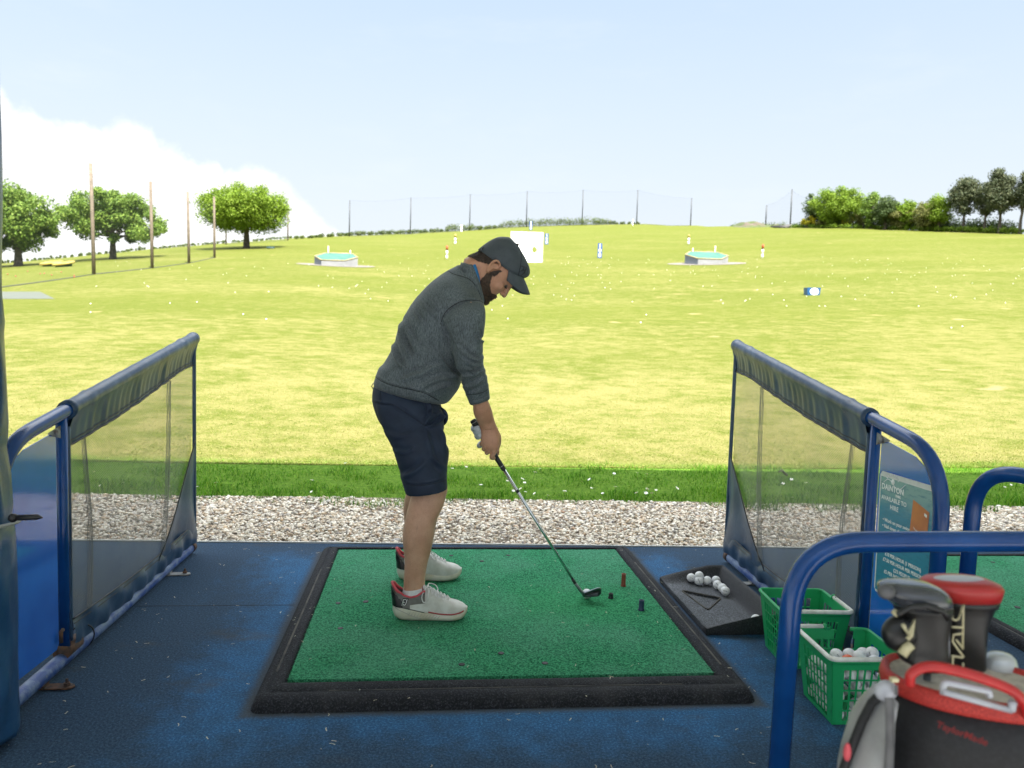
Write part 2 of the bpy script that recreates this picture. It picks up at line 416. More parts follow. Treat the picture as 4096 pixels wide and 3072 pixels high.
# daisies, each its own flower
mb = MB()
mp = mat('daisy petal', (.8, .8, .78), rough=.6); my = mat('daisy eye', (.7, .45, .03)); mst = mat('flower stalk', (.06, .13, .02))
mb.tube([(0, 0, 0), (.004, 0, .03), (.003, 0, .052)], .0011, 5); 
mb.mi = [2]*len(mb.F)
for k in range(11):
    a = 2*math.pi*k/11; c, s = math.cos(a), math.sin(a); p = lambda r, q, z: (.003+r*c-q*s, r*s+q*c, z)
    mb.m = 0; mb.add([p(.002, -.0012, .053), p(.008, -.0026, .0545), p(.012, 0, .0535), p(.008, .0026, .0545), p(.002, .0012, .053)], [(0, 1, 2, 3, 4)])
mb.m = 1; mb.ball((.003, 0, .0535), (.0034, .0034, .002), 8, 5)
me = mesh_from('daisy', mb.V, mb.F, [mp, my, mst], True, mb.mi)
for k in range(62):
    y = 3.0+1.2*random.random()**1.3; lo, hi = vis_x(y, .95); x = random.uniform(lo, hi)
    if random.random() < .4: x = random.uniform(.4, 1.6)
    o = link('daisy', me); o.location = (x, y, float(gz(x, y))+.004); o.rotation_euler = (random.uniform(-.6, .2), random.uniform(-.4, .4), random.uniform(0, 6)); sc = random.uniform(.9, 1.5); o.scale = (sc,)*3
    tag(o, 'small white daisy flowering in the shaded verge grass', 'daisy', 'daisies in the shaded grass verge')

# ================================================================ gravel
m, t, b = newmat('gravel stone'); r = t.new('ShaderNodeNewGeometry').outputs['Random Per Island']
cr = t.new('ShaderNodeValToRGB'); t.lk(r, cr.inputs[0]); cr.color_ramp.interpolation = 'LINEAR'; e = cr.color_ramp.elements
for k, (p, c) in enumerate([(0, (.90, .83, .70)), (.35, (.82, .72, .57)), (.55, (.93, .89, .80)), (.74, (.60, .44, .28)), (.84, (.82, .77, .7)), (.93, (.30, .29, .29)), (1, (.42, .25, .15))]):
    x = e[k] if k < 2 else e.new(p); x.color = (*c, 1)
for k, p in enumerate([0, .35, .55, .74, .84, .92, 1]): e[k].position = p
vv = t.coord('Object'); c = t.mix(t.mapr(t.noise(90, vv, 3), .3, .7, 0, .35), cr.outputs[0], (.35, .27, .19))
t.lk(c, b.inputs['Base Color']); b.inputs['Roughness'].default_value = .75
m_stone = m
m_grav = mat('gravel bed', (.30, .24, .17), (.10, .08, .06), 60, .9, bump=1, bsc=70, bd=.02)
n = 40000
phi = (1+5**.5)/2; ico = np.array([(-1, phi, 0), (1, phi, 0), (-1, -phi, 0), (1, -phi, 0), (0, -1, phi), (0, 1, phi), (0, -1, -phi), (0, 1, -phi), (phi, 0, -1), (phi, 0, 1), (-phi, 0, -1), (-phi, 0, 1)])/math.hypot(1, phi)
icf = np.array([(0, 11, 5), (0, 5, 1), (0, 1, 7), (0, 7, 10), (0, 10, 11), (1, 5, 9), (5, 11, 4), (11, 10, 2), (10, 7, 6), (7, 1, 8), (3, 9, 4), (3, 4, 2), (3, 2, 6), (3, 6, 8), (3, 8, 9), (4, 9, 5), (2, 4, 11), (6, 2, 10), (8, 6, 7), (9, 8, 1)])
y = 1.74+1.3*rng.random(n); d = y-CO[1]; x = CO[0]-(.60*d+.4)+rng.random(n)*(1.5*d+.8); y = y-.035*x*0.9
sz = .0060+.0068*rng.random(n)**1.6; sz[rng.random(n) < .04] *= 1.45
S3 = np.stack([sz*(1.0+.5*rng.random(n)), sz*(.75+.4*rng.random(n)), sz*(.45+.35*rng.random(n))], 1)
P = ico[None]*(1+.28*rng.standard_normal((n, 12, 1)).clip(-1, 1))*S3[:, None]
a = rng.random(n)*6.283; bt = rng.standard_normal(n)*.45
ca, sa, cb, sb = np.cos(a)[:, None], np.sin(a)[:, None], np.cos(bt)[:, None], np.sin(bt)[:, None]
Px, Py, Pz = P[..., 0], P[..., 1], P[..., 2]; Py, Pz = Py*cb-Pz*sb, Py*sb+Pz*cb; Px, Py = Px*ca-Py*sa, Px*sa+Py*ca
zz = -.047+.016*rng.random(n)+.008*vnoise(np.stack([x*2, y*2, 0*x], 1))
V = np.stack([Px+x[:, None], Py+y[:, None], Pz+zz[:, None]], 2).reshape(-1, 3)
Fc = (np.arange(n)[:, None, None]*12+icf[None]).reshape(-1, 3)
tag(link('gravel', mesh_from('gravel', V, Fc, m_stone, True)), 'strip of pale flint gravel between the deck and the grass', kind='stuff')
mb = MB(); mb.grid(lambda u, v: (-5+13*u, 1.6+1.5*v-.03*(-5+13*u), -.045), 60, 10)
tag(mb.build('gravel_bed', m_grav), 'bed of the gravel strip', kind='structure')

# ================================================================ trees
def leaf_mat(name, c1, c2, c3):
    m, t, b = newmat(name); r = t.new('ShaderNodeNewGeometry').outputs['Random Per Island']
    cr = t.new('ShaderNodeValToRGB'); t.lk(r, cr.inputs[0]); e = cr.color_ramp.elements
    e[0].color = (*c1, 1); e[1].color = (*c3, 1); x = e.new(.5); x.color = (*c2, 1)
    t.lk(cr.outputs[0], b.inputs['Base Color']); b.inputs['Roughness'].default_value = .6; b.inputs['Specular IOR Level'].default_value = .2
    tr = t.new('ShaderNodeBsdfTranslucent'); t.lk(cr.outputs[0], tr.inputs[0]); mx = t.new('ShaderNodeMixShader'); mx.inputs[0].default_value = .3
    t.lk(b.outputs[0], mx.inputs[1]); t.lk(tr.outputs[0], mx.inputs[2]); t.lk(mx.outputs[0], t.n['Material Output'].inputs[0]); return m
m_bark = mat('bark', (.10, .08, .06), (.045, .038, .03), 3, .9, bump=.6, bsc=8, bd=.05)
L_oak = leaf_mat('oak leaves', (0.068, 0.129, 0.018), (0.129, 0.213, 0.030), (0.213, 0.289, 0.054))
L_bri = leaf_mat('bright leaves', (0.088, 0.156, 0.012), (0.150, 0.237, 0.017), (0.224, 0.311, 0.037))
L_drk = leaf_mat('dark leaves', (0.037, 0.069, 0.019), (0.069, 0.106, 0.031), (0.106, 0.144, 0.050))
L_oli = leaf_mat('olive leaves', (0.088, 0.106, 0.025), (0.150, 0.163, 0.044), (0.224, 0.212, 0.075))
L_pin = leaf_mat('pine needles', (0.044, 0.062, 0.031), (0.081, 0.100, 0.050), (0.138, 0.144, 0.075))
L_yel = leaf_mat('gorse flowers', (0.175, 0.200, 0.025), (0.474, 0.399, 0.025), (0.645, 0.574, 0.037))
L_hdg = leaf_mat("hedge leaves", (.05, .085, .016), (.085, .125, .026), (.14, .155, .06))
def leaves(cl, per, sz, rad, flat=.8):
    """cl: clump centres (n,3) with radii rad (n,): quads through each clump"""
    n = len(cl); k = np.repeat(np.arange(n), per); N = len(k)
    d = rng.standard_normal((N, 3)); d /= np.linalg.norm(d, axis=1)[:, None]
    rr = rng.random(N)**.45; c = cl[k]+d*(rad[k]*rr)[:, None]*np.array([1, 1, flat])
    nv = d*.7+rng.standard_normal((N, 3))*.6+np.array([0, 0, .35]); nv /= np.linalg.norm(nv, axis=1)[:, None]
    u = np.cross(nv, rng.standard_normal((N, 3))); u /= np.linalg.norm(u, axis=1)[:, None]; w_ = np.cross(nv, u)
    s = (sz*(.6+.8*rng.random(N)))[:, None]
    V = np.stack([c-u*s*.5, c+w_*s*.32, c+u*s*.5, c-w_*s*.32], 1).reshape(-1, 3)
    return V, np.arange(4*N).reshape(-1, 4)
def tree(name, bpx, top_y, x0, x1, bot_y, lm, label, cat='tree', group=None, nc=60, per=260, leaf=.30, lobes=None, trunk=.045, tall=False, depth_k=1.0, base=None, cr_=.2):
    base = ground_hit(*bpx) if base is None else base; D = depth(base); k = D/CF
    H = (bpx[1]-top_y)*k; W = (x1-x0)*k/2; cx = ((x0+x1)/2-bpx[0])*k; zb = (bpx[1]-bot_y)*k
    root = empty(name, base, label, cat, group); rt = nrm(np.array([CR[0], CR[1], 0])); fw = nrm(np.array([CFW[0], CFW[1], 0]))
    cl = []
    zc, hz = (H+zb)/2, (H-zb)/2
    cr = min(W, hz)*cr_*2.0
    tries = 0
    while len(cl) < nc and tries < 20000:
        tries += 1
        p = rng.uniform(-1, 1, 3); q = np.linalg.norm(p*np.array([1, 1, 1]))
        if q > 1 or q < .35: continue
        z = p[2]
        if not tall and z < 0: p[:2] *= 1
        if tall: tp = 1-.62*max(0, p[2])**1.1; p[0] *= tp; p[1] *= tp; p[0] += .10*math.sin(p[2]*7+H)
        P = np.array([cx+p[0]*(W-cr*.55), p[1]*(W*depth_k-cr*.55), zc+p[2]*(hz-cr*.5)])
        cl.append(P)
    cl = np.array(cl); rad = cr*(.6+.7*rng.random(len(cl)))
    Wd = cl[:, :1]*rt+cl[:, 1:2]*fw+np.array([0, 0, 1])*cl[:, 2:3]
    V, Fc = leaves(Wd+base, per, leaf, rad)
    link('crown', mesh_from('crown', V, Fc, lm, False), root)
    mb = MB(); tr = max(.12, H*trunk)
    sp = zb+.25*(H-zb)
    mb.tube([base+np.array([0, 0, -.3]), base+np.array([0, 0, .25]), base+np.array([0, 0, sp*.5]), base+rt*cx*.3+np.array([0, 0, sp]), base+rt*cx*.6+np.array([0, 0, H*.8])], [tr*1.7, tr*1.15, tr*.9, tr*.7, tr*.15], 8)
    for q in rng.permutation(len(cl))[:14]:
        s = base+np.array([0, 0, sp*(.75+.4*rng.random())]); e = base+Wd[q]; mdl = (s+e)/2+np.array([0, 0, -.05*H+.08*H*rng.random()])
        mb.tube([s, mdl, e], [tr*.38, tr*.22, tr*.06], 6)
    mb.build('trunk', m_bark, root)
    return root
tree('oak_tree', (74, 1065), 735, -190, 236, 1020, L_oak, 'large oak with a tall mid green crown at the left edge of the range', nc=110, per=330, leaf=.27, cr_=.16)
tree('oak_tree', (452, 1037), 756, 238, 664, 990, L_oak, 'broad spreading oak beyond the two tallest wooden poles', nc=100, per=330, leaf=.27, cr_=.16)
tree('oak_tree', (986, 994), 732, 786, 1166, 945, L_bri, 'bright green round oak on the skyline beside the wooden poles', nc=170, per=260, leaf=.27, cr_=.17)
def z6(x, y): return 2700+x/1.5845, 600+y/1.5845
def rtree(name, xb, yb, top, x0, x1, bot, lm, label, **kw):
    (bx, by), (_, ty), (a0, _), (a1, _), (_, boy) = z6(xb, yb), z6(0, top), z6(x0, 0), z6(x1, 0), z6(0, bot)
    return tree(name, (bx, by), ty, a0, a1, boy, lm, label, **kw)
GR = 'trees along the right edge of the range'
rtree('bushy_tree', 870, 484, 262, 800, 945, 478, L_drk, 'dark conifer peeping out left of the bright round tree', group=GR, nc=30, per=120, cr_=.22)
rtree('bushy_tree', 1010, 486, 228, 840, 1205, 480, L_bri, 'bright yellow green round tree, largest dome on the right skyline', group=GR, nc=120, cr_=.16)
rtree('bushy_tree', 1240, 490, 262, 1165, 1335, 484, L_oak, 'mid green tree just right of the bright round tree', group=GR, nc=50, per=150, cr_=.2)
rtree('bushy_tree', 1330, 494, 285, 1245, 1425, 488, L_drk, 'dark green rounded tree between two lighter trees', group=GR, nc=54, per=150, cr_=.2)
rtree('bushy_tree', 1455, 494, 296, 1390, 1535, 486, L_bri, 'small light green tree behind the olive bushes', group=GR, nc=50, per=150, cr_=.2)
rtree('bush', 1440, 498, 362, 1350, 1530, 492, L_oli, 'olive brown bush in front of the light green tree', cat='bush', group=GR, nc=50, per=150, leaf=.3, cr_=.2)
rtree('bush', 1610, 502, 310, 1500, 1725, 496, L_oli, 'tall olive bush left of the pines', cat='bush', group=GR, nc=44, per=130, leaf=.3, cr_=.2)
rtree('bushy_tree', 1670, 502, 266, 1575, 1760, 492, L_bri, 'light green tree showing above the tall olive bush', group=GR, nc=50, per=150, cr_=.2)
PN = 'pines at the right edge of the range'
rtree('pine_tree', 1825, 512, 148, 1728, 1925, 425, L_pin, 'leftmost dark pine of the right hand group', group=PN, nc=85, per=150, trunk=.022, tall=True, leaf=.32, cr_=.24)
rtree('pine_tree', 1960, 515, 180, 1880, 2040, 420, L_pin, 'narrow dark pine between the two biggest pines', group=PN, nc=48, per=110, trunk=.022, tall=True, leaf=.3, cr_=.2)
rtree('pine_tree', 2055, 518, 108, 1925, 2150, 415, L_pin, 'tallest full pine with open trunk below', group=PN, nc=95, per=150, trunk=.022, tall=True, leaf=.3, cr_=.18)
rtree('pine_tree', 2185, 520, 92, 2130, 2330, 430, L_pin, 'pine cut by the right edge of the view', group=PN, nc=85, per=150, trunk=.022, tall=True, leaf=.32, cr_=.24)
rtree('pine_tree', 2330, 520, 60, 2250, 2420, 430, L_pin, 'pine standing just beyond the edge pine', group=PN, nc=40, per=100, trunk=.022, tall=True, leaf=.3, cr_=.2)
for (xb, x0, x1, top, lm, lb) in [(1070, 1000, 1140, 350, L_hdg, 'pale flowering bush in front of the bright round tree'), (1190, 1140, 1245, 375, L_oli, 'pale olive bush right of the flowering bush'),
                                  (835, 790, 900, 418, L_yel, 'yellow gorse bush beside the fence mound'), (1092, 1055, 1130, 415, L_yel, 'bright yellow gorse bush below the bright round tree'), (930, 885, 985, 445, L_oli, 'low brownish scrub left of the gorse')]:
    rtree('bush', xb, 492, top, x0, x1, 486, lm, lb, cat='bush', group='bushes below the right hand trees', nc=22, per=110, leaf=.26, cr_=.24)

# hedges and rough growth along the crest
def growth(name, pts, lm, label, kind=None, cat=None, leaf=.26, per=90, back=.0):
    C_, Rd = [], []
    for (x0, y0, h0), (x1, y1, h1) in zip(pts[:-1], pts[1:]):
        n = max(3, int((x1-x0)/7))
        for q in range(n):
            f = q/n; p = ground_hit(x0+(x1-x0)*f, y0+(y1-y0)*f); k = depth(p)/CF; h = (h0+(h1-h0)*f)*k*(.8+.4*rng.random())
            C_.append(p+np.array([rng.normal()*.3, rng.normal()*.6+back, h*.42])); Rd.append(max(.18, h*.62))
    V, Fc = leaves(np.array(C_), per, leaf, np.array(Rd), .85)
    o = link(name, mesh_from(name, V, Fc, lm, False)); return tag(o, label, cat, kind=kind)
growth('hedge', [(1180, 956, 11), (1390, 943, 16), (1640, 934, 17), (1780, 927, 15), (1800, 925, 27), (1900, 921, 26), (1930, 919, 16), (2000, 912, 14), (2020, 910, 30), (2150, 905, 34), (2250, 902, 33), (2350, 900, 34), (2420, 898, 26), (2470, 897, 12), (2560, 896, 6)], L_hdg,
       'long low green hedge along the crest of the range', cat='hedge')
growth('rough_grass', [(-30, 1056, 8), (300, 1026, 9), (600, 997, 10), (870, 975, 11), (1190, 951, 10)], L_hdg, 'rough grass and weeds along the left skyline', kind='stuff', leaf=.2, per=40)
growth('undergrowth', [(3150, 910, 8), (3330, 912, 18), (3500, 914, 16), (3700, 922, 20), (3900, 928, 22), (4160, 936, 22)], L_bri, 'green undergrowth at the foot of the right hand trees', kind='stuff', leaf=.26, per=60)
growth('thicket', [(3190, 909, 24), (3300, 911, 40), (3400, 912, 66), (3470, 913, 78), (3540, 914, 62), (3600, 915, 80), (3680, 917, 90), (3760, 920, 84), (3830, 924, 66), (3900, 927, 84), (3980, 929, 70), (4060, 931, 88), (4150, 935, 80)], L_drk, 'dense dark thicket filling the gaps between the right hand trees', kind='stuff', leaf=.3, per=170, back=6)
growth('ivy', [(3780, 925, 30), (3860, 927, 62), (3920, 928, 48), (3990, 929, 70), (4060, 931, 52), (4150, 934, 66)], L_drk, 'dark ivy covered scrub between the pine trunks', kind='stuff', leaf=.26, per=60, back=5)
# ================================================================ fences with nets
m_pole = mat('weathered pole', (.165, .13, .095), (.12, .094, .068), 2, .8, bump=.3, bsc=6, bd=.02)
m_steel = mat('galvanised pole', (.05, .055, .06), (.04, .045, .05), 3, .5)
def net_mat(name, col, a, sc):
    m, t, b = newmat(name); b.inputs['Base Color'].default_value = (*col, 1); b.inputs['Roughness'].default_value = .8
    tr = t.new('ShaderNodeBsdfTransparent'); mx = t.new('ShaderNodeMixShader'); mx.inputs[0].default_value = a
    t.lk(tr.outputs[0], mx.inputs[1]); t.lk(b.outputs[0], mx.inputs[2]); t.lk(mx.outputs[0], t.n['Material Output'].inputs[0]); return m
m_net = net_mat('range net', (.12, .14, .15), .05, 1); m_rope = mat('net rope', (.03, .035, .03))
def fence(name, poles, lab, mp, rad, netm, topk=1.0, bottom=None, segs=None):
    B = [ground_hit(*p[:2]) for p in poles]; T = []
    for p, b_ in zip(poles, B): T.append((p[1]-p[2])*depth(b_)/CF)
    root = empty(name, B[0], lab, 'net fence'); 
    for b_, h, p in zip(B, T, poles):
        if h <= 0: continue
        ln = p[3] if len(p) > 3 else 0
        mb = MB(); mb.tube([b_-np.array([0, 0, .3]), b_+np.array([ln*.4, 0, h*.45]), b_+np.array([ln, 0, h])], [rad, rad*.95, rad*.8], 9); mb.build('pole', mp, root)
    mb = MB(); rp = MB(); tp = MB()
    for k in range(len(B)-1):
        h0, h1 = T[k]*topk, T[k+1]*topk
        def fn(u, v, a=B[k], c=B[k+1], h0=h0, h1=h1):
            p = a+(c-a)*u; g = float(gz(p[0], p[1])); h = h0+(h1-h0)*u
            return (p[0], p[1]+.05, g+.02+v*(h-(.35*math.sin(math.pi*u) if v > .9 else 0)))
        mb.grid(fn, 6, 3); rp.tube([fn(u/6, 0) for u in range(7)], .05 if bottom else .03, 5); tp.tube([fn(u/6, 1) for u in range(7)], .008, 5)
    mb.build('net', netm, root); rp.build('rope', m_rope, root); tp.build('rope', m_rope, root); return root
fence('net_fence', [(-95, 1160, 600), (376, 1098, 662, -.15), (609, 1073, 732, -.1), (756, 1053, 771, -.12), (858, 1031, 790, -.05)],
      'tall weathered wooden pole fence with black net beside the left trees', m_pole, .14, m_net, .9, True)
fence('net_fence', [(904, 978, 800), (1151, 962, 815)], 'two slim wooden net poles behind the round oak', m_pole, .13, m_net, .95)
fence('net_fence', [(1397, 946, 803), (1641, 937, 792), (1878, 922, 779), (2105, 908, 767), (2328, 899, 762), (2546, 897, 762), (2762, 902, 794)],
      'tall grey steel net fence along the crest behind the hedge', m_steel, .13, m_net, .99)
fence('net_fence', [(3062, 907, 822), (3160, 910, 759), (3270, 909, 805)], 'short sagging net fence on dark poles by the mound', m_steel, .15, m_net, .96)

# ================================================================ targets on the range
W_ = mat('white board', (.8, .8, .79), (.7, .71, .7), 3, .5); m_blue = mat('sign blue', (.018, .072, .26), rough=.4); m_white = mat('sign white', (.82, .82, .82), rough=.5)
m_or = mat('orange paint', (.34, .055, .009), rough=.5); m_ye = mat('yellow paint', (.30, .225, .045), rough=.5); m_blk = mat('black paint', (.02, .02, .022), rough=.5)
m_rimy = mat('rim pale yellow', (.27, .21, .07), (.28, .255, .16), 3, .6); m_turq = mat('turquoise net', (.052, .122, .10), (.065, .142, .118), 2, .9, spec=.05)
m_pad = mat('concrete pad', (.15, .13, .112), (.13, .115, .10), 1.5, .9)
m_panel = mat('target wall', (.235, .24, .245), (.20, .205, .21), 2, .5)
m_shade_panel = mat('shaded target wall', (.12, .138, .165), rough=.6)  # same wall, with the left side's shade put into its colour
def frame_at(p):                                        # right / away directions on the ground
    d = np.array([p[0]-CO[0], p[1]-CO[1], 0]); f = nrm(d); r = np.array([f[1], -f[0], 0]); return r, f
FR, FF = np.array([CR[0], CR[1], 0]), np.array([CFW[0], CFW[1], 0]); FR, FF = nrm(FR), nrm(FF)
U3 = np.array([0, 0, 1.])
def pool(px, py, lab, flags):
    b = ground_hit(px, py); k = depth(b)/CF; root = empty('hexagon_target', b, lab, 'target')
    hw = 88*k; d = hw*1.25; cx = b+FF*d*.5; g = float(gz(cx[0], cx[1])); fh = 23*k; 
    # plan corners (right, away) around a hexagon; the back is higher so the basin faces the tees
    cor = [(-.53, 0, 0), (.53, 0, 0), (1, .5, .62), (.62, 1, 1.22), (-.62, 1, 1.22), (-1, .5, .62)]
    P = []; Bt = []
    for (u, v, z) in cor:
        q = b+FR*u*hw+FF*v*d; P.append(q+U3*(b[2]-q[2]+fh+z*30*k)); Bt.append(np.array([q[0], q[1], float(gz(q[0], q[1]))-.1]))
    n = 6
    for i in range(n):
        j = (i+1) % n; mb = MB(); o = nrm(np.cross(U3, P[j]-P[i]))*.03
        mb.add([Bt[i], Bt[j], P[j], P[i], Bt[i]+o, Bt[j]+o, P[j]+o, P[i]+o], [(0, 1, 2, 3), (7, 6, 5, 4), (0, 4, 5, 1), (3, 2, 6, 7), (1, 5, 6, 2), (0, 3, 7, 4)])
        mb.build('wall_panel', m_shade_panel if i == 5 else m_panel, root, False)
    mb = MB()
    for i in range(n): mb.tube([P[i], P[(i+1) % n]], 2.3*k, 8)
    mb.build('rim', m_rimy, root)
    c = sum(P)/n-U3*.05; mb = MB(); mb.add([p+(c-p)*.03 for p in P]+[c], [(i, (i+1) % n, n) for i in range(n)]); mb.build('catch_net', m_turq, root, False)
    for (fx, fh_, fl) in flags:
        q = b+FR*(fx-px)*k+FF*d; z = float(gz(q[0], q[1])); mb = MB(); top = (P[3]+P[4])[2]/2
        mb.tube([(q[0], q[1], z), (q[0], q[1], top+fh_*k)], 1.6*k, 8); po = mb.build('marker_post', m_white, root)
        mb = MB(); mb.box((q[0]-(2.6 if not fl else 5)*k, q[1]-.02, top+fh_*k*.45), (q[0]+2.6*k, q[1]+.02, top+fh_*k), .01); mb.build('flag', m_ye, po)
    # round pad
    mb = MB(); R1 = 160*k; V = []
    c0 = b+FF*d*.45
    for ring, rr in enumerate((R1, R1*.5)):
        for q in range(32):
            a = 2*math.pi*q/32; p = c0+FR*rr*math.cos(a)+FF*rr*.62*math.sin(a); V.append((p[0], p[1], float(gz(p[0], p[1]))+.03))
    V.append((c0[0], c0[1], float(gz(c0[0], c0[1]))+.06))
    mb.add(V, [(i, (i+1) % 32, 32+(i+1) % 32, 32+i) for i in range(32)]+[(32+i, 32+(i+1) % 32, 64) for i in range(32)])
    tag(mb.build('concrete_pad', m_pad), 'round pale concrete pad under the raised target', kind='structure')
pool(1332, 1064, 'raised hexagonal turquoise target left of the golfer', [(1287, 28, 0), (1378, 14, 0)])
pool(2838, 1058, 'raised hexagonal turquoise target near the single orange post', [(2793, 14, 1), (2885, 26, 1)])
# big white board with a hole
b = ground_hit(2105, 1050); k = depth(b)/CF; ww = 129*k; hh = 121*k
root = empty('target_board', b, 'large white square board with a ragged hole behind the cap', 'target board')
hole = [(.50+.10*1.0*math.cos(a)*(1+.25*math.sin(3*a+1)), .0) for a in np.linspace(0, 6.283, 15)[:-1]]
mb = MB(); hc = (.745-.5, .43); hole = []
for q in range(16):
    a = 2*math.pi*q/16; r = [.075, .085, .075, .085, .095, .1, .09, .085, .08, .08, .085, .1, .105, .085, .1, .09][q]; hole.append((hc[0]+r*math.cos(a), hc[1]+r*1.05*math.sin(a)))
out = []
for (u, v) in hole:
    du, dv = u-hc[0], v-hc[1]; s = min((.5-hc[0])/du if du > 1e-6 else 9e9, (-.5-hc[0])/du if du < -1e-6 else 9e9, (1-hc[1])/dv if dv > 1e-6 else 9e9, -hc[1]/dv if dv < -1e-6 else 9e9); out.append((hc[0]+du*s, hc[1]+dv*s))
bf = lambda u, v, tt: b+FR*u*ww+U3*v*hh+FF*tt
V = [bf(u, v, tt) for tt in (0, .06) for (u, v) in hole+out]; n = 16; Fc = []
for i in range(n):
    j = (i+1) % n; Fc += [(i, j, 16+j, 16+i), (32+j, 32+i, 48+i, 48+j), (i, 32+i, 32+j, j), (16+j, 48+j, 48+i, 16+i)]
for (cu, cv) in ((.5, 1), (-.5, 1), (-.5, 0), (.5, 0)):
    i = min(range(16), key=lambda q: (math.atan2(out[q][1]-hc[1], out[q][0]-hc[0])-math.atan2(cv-hc[1], cu-hc[0])) % 6.283185); i = (i-1) % 16; j = (i+1) % 16
    V += [bf(cu, cv, 0), bf(cu, cv, .06)]; L = len(V); Fc += [(16+i, 16+j, L-2), (48+j, 48+i, L-1), (16+j, 48+j, L-1, L-2), (16+i, L-2, L-1, 48+i)]
mb.add(V, Fc); mb.build('board', W_, root, False)
for s in (-.35, .35):
    mb = MB(); p = bf(s, 0, .12); mb.tube([p-U3*.3, p+U3*hh*.95], .05, 8); mb.build('support_post', m_pole, root)
# yardage signs
def yard(px, y0, y1, wpx, txt, lab):
    b = ground_hit(px, y1); k = depth(b)/CF; h = (y1-y0)*k; ww = wpx*k; root = empty('yardage_sign', b, lab, 'yardage sign', 'blue yardage signs')
    mb = MB(); mb.prism([(-ww/2, 0), (ww/2, 0), (ww/2, h), (-ww/2, h)], lambda u, v, tt: b+FR*u+U3*v+FF*tt, 0, .06); mb.build('panel', m_blue, root, False)
    s = h/3.15
    for i, ch in enumerate(txt): mb = MB(); put_text(mb, ch, s*1.08, b+U3*(h-s*(i+.56))-FF*.012, FR, U3, .004, bold=.035*s, w=-FF); mb.build('numeral', m_white, root, False)
yard(2398.5, 974, 1032, 17, '100', 'nearest blue yardage sign reading 100 right of the white board')
yard(2186, 935, 977, 14, '150', 'blue yardage sign reading 150 touching the edge of the white board')
yard(2123, 885, 920, 11, '200', 'smallest blue yardage sign reading 200 in front of the hedge')
def marker(px, y0, y1, topm, lab, w=8):
    b = ground_hit(px, y1); k = depth(b)/CF; h = (y1-y0)*k; r = w*k/2; root = empty('marker_post', b, lab, 'marker post', 'banded marker posts on the range')
    for (a, c, mm, nm) in ((0, .30, m_white, 'band'), (.30, .34, m_blk, 'band'), (.34, .62, m_white, 'band'), (.62, .68, m_blk, 'band'), (.68, 1, topm, 'cap')):
        mb = MB(); mb.tube([b+U3*h*a, b+U3*h*c], r*(1 if nm == 'band' else 1.05), 10); mb.build(nm, mm, root)
marker(1787, 983, 1037, m_or, 'orange topped white post left of the cap')
marker(1820.5, 937, 977, m_ye, 'yellow topped white post behind the orange topped one left of the cap')
marker(1845, 901, 928, m_white, 'all white post in front of the hedge')
marker(2754, 938, 977.5, m_ye, 'yellow topped white post behind the right hand hexagonal target')
marker(3049, 977.5, 1033, m_or, 'orange topped white post right of the right hand hexagonal target')
marker(2531, 878, 904, m_white, 'thin white post on the crest under the last steel poles', 4)
# blue box target
b = ground_hit(3255, 1181); k = depth(b)/CF; root = empty('box_target', b, 'small blue box target with a white round face on the lawn', 'box target'); w2, h2 = 27*k, 30*k
mb = MB(); mb.prism([(-w2*.92, 0), (w2*.86, 0), (w2, h2), (-w2, h2)], lambda u, v, tt: b+FR*u+U3*v+FF*tt, 0, .55); mb.build('box', mat('box blue', (.008, .07, .20), rough=.4), root, False)
mb = MB(); c = b+FR*w2*.05+U3*h2*.5-FF*.012; mb.add([c]+[c+FR*h2*.58*math.cos(a)+U3*h2*.47*math.sin(a) for a in np.linspace(0, 6.283, 25)[:-1]], [(0, 1+i, 1+(i+1) % 24) for i in range(24)]); fc_ = mb.build('face_disc', m_white, root, False)
mb = MB(); put_text(mb, 'C', h2*.5, c-FF*.01, FR, U3, .002, bold=.01, w=-FF); mb.build('emblem', mat('emblem blue', (.12, .4, .7)), fc_, False)
# two raised round yellow targets under the left trees
for (px, py, wp, lab) in ((193, 1066, 82, 'left of the two yellow rimmed round targets near the left oak'), (243, 1068, 80, 'right of the two yellow rimmed round targets near the left oak')):
    b = ground_hit(px, py); k = depth(b)/CF; root = empty('round_target', b, lab, 'round target', 'yellow rimmed round targets'); R1 = wp*k/2; c = b+FF*R1*.5+U3*16*k; tl = nrm(U3*.95-FF*.22+FR*-.14); uu = nrm(np.cross(FF, tl)); vv_ = np.cross(tl, uu)
    mb = MB(); mb.tube([c+uu*R1*math.cos(a)+vv_*R1*.7*math.sin(a) for a in np.linspace(0, 6.283, 33)], .12, 8); mb.build('rim', m_ye, root)
    mb = MB(); mb.add([c-tl*1.1]+[c+uu*R1*.96*math.cos(a)+vv_*R1*.67*math.sin(a) for a in np.linspace(0, 6.283, 25)[:-1]], [(0, 1+i, 1+(i+1) % 24) for i in range(24)]); mb.build('bowl', m_turq, root)
    for s in (-.6, .6):
        for q in (-.4, .45):
            p = c+uu*R1*s+vv_*R1*q; mb = MB(); mb.tube([(p[0], p[1], float(gz(p[0], p[1]))-.1), p], .035, 6); mb.build('leg', m_steel, root)
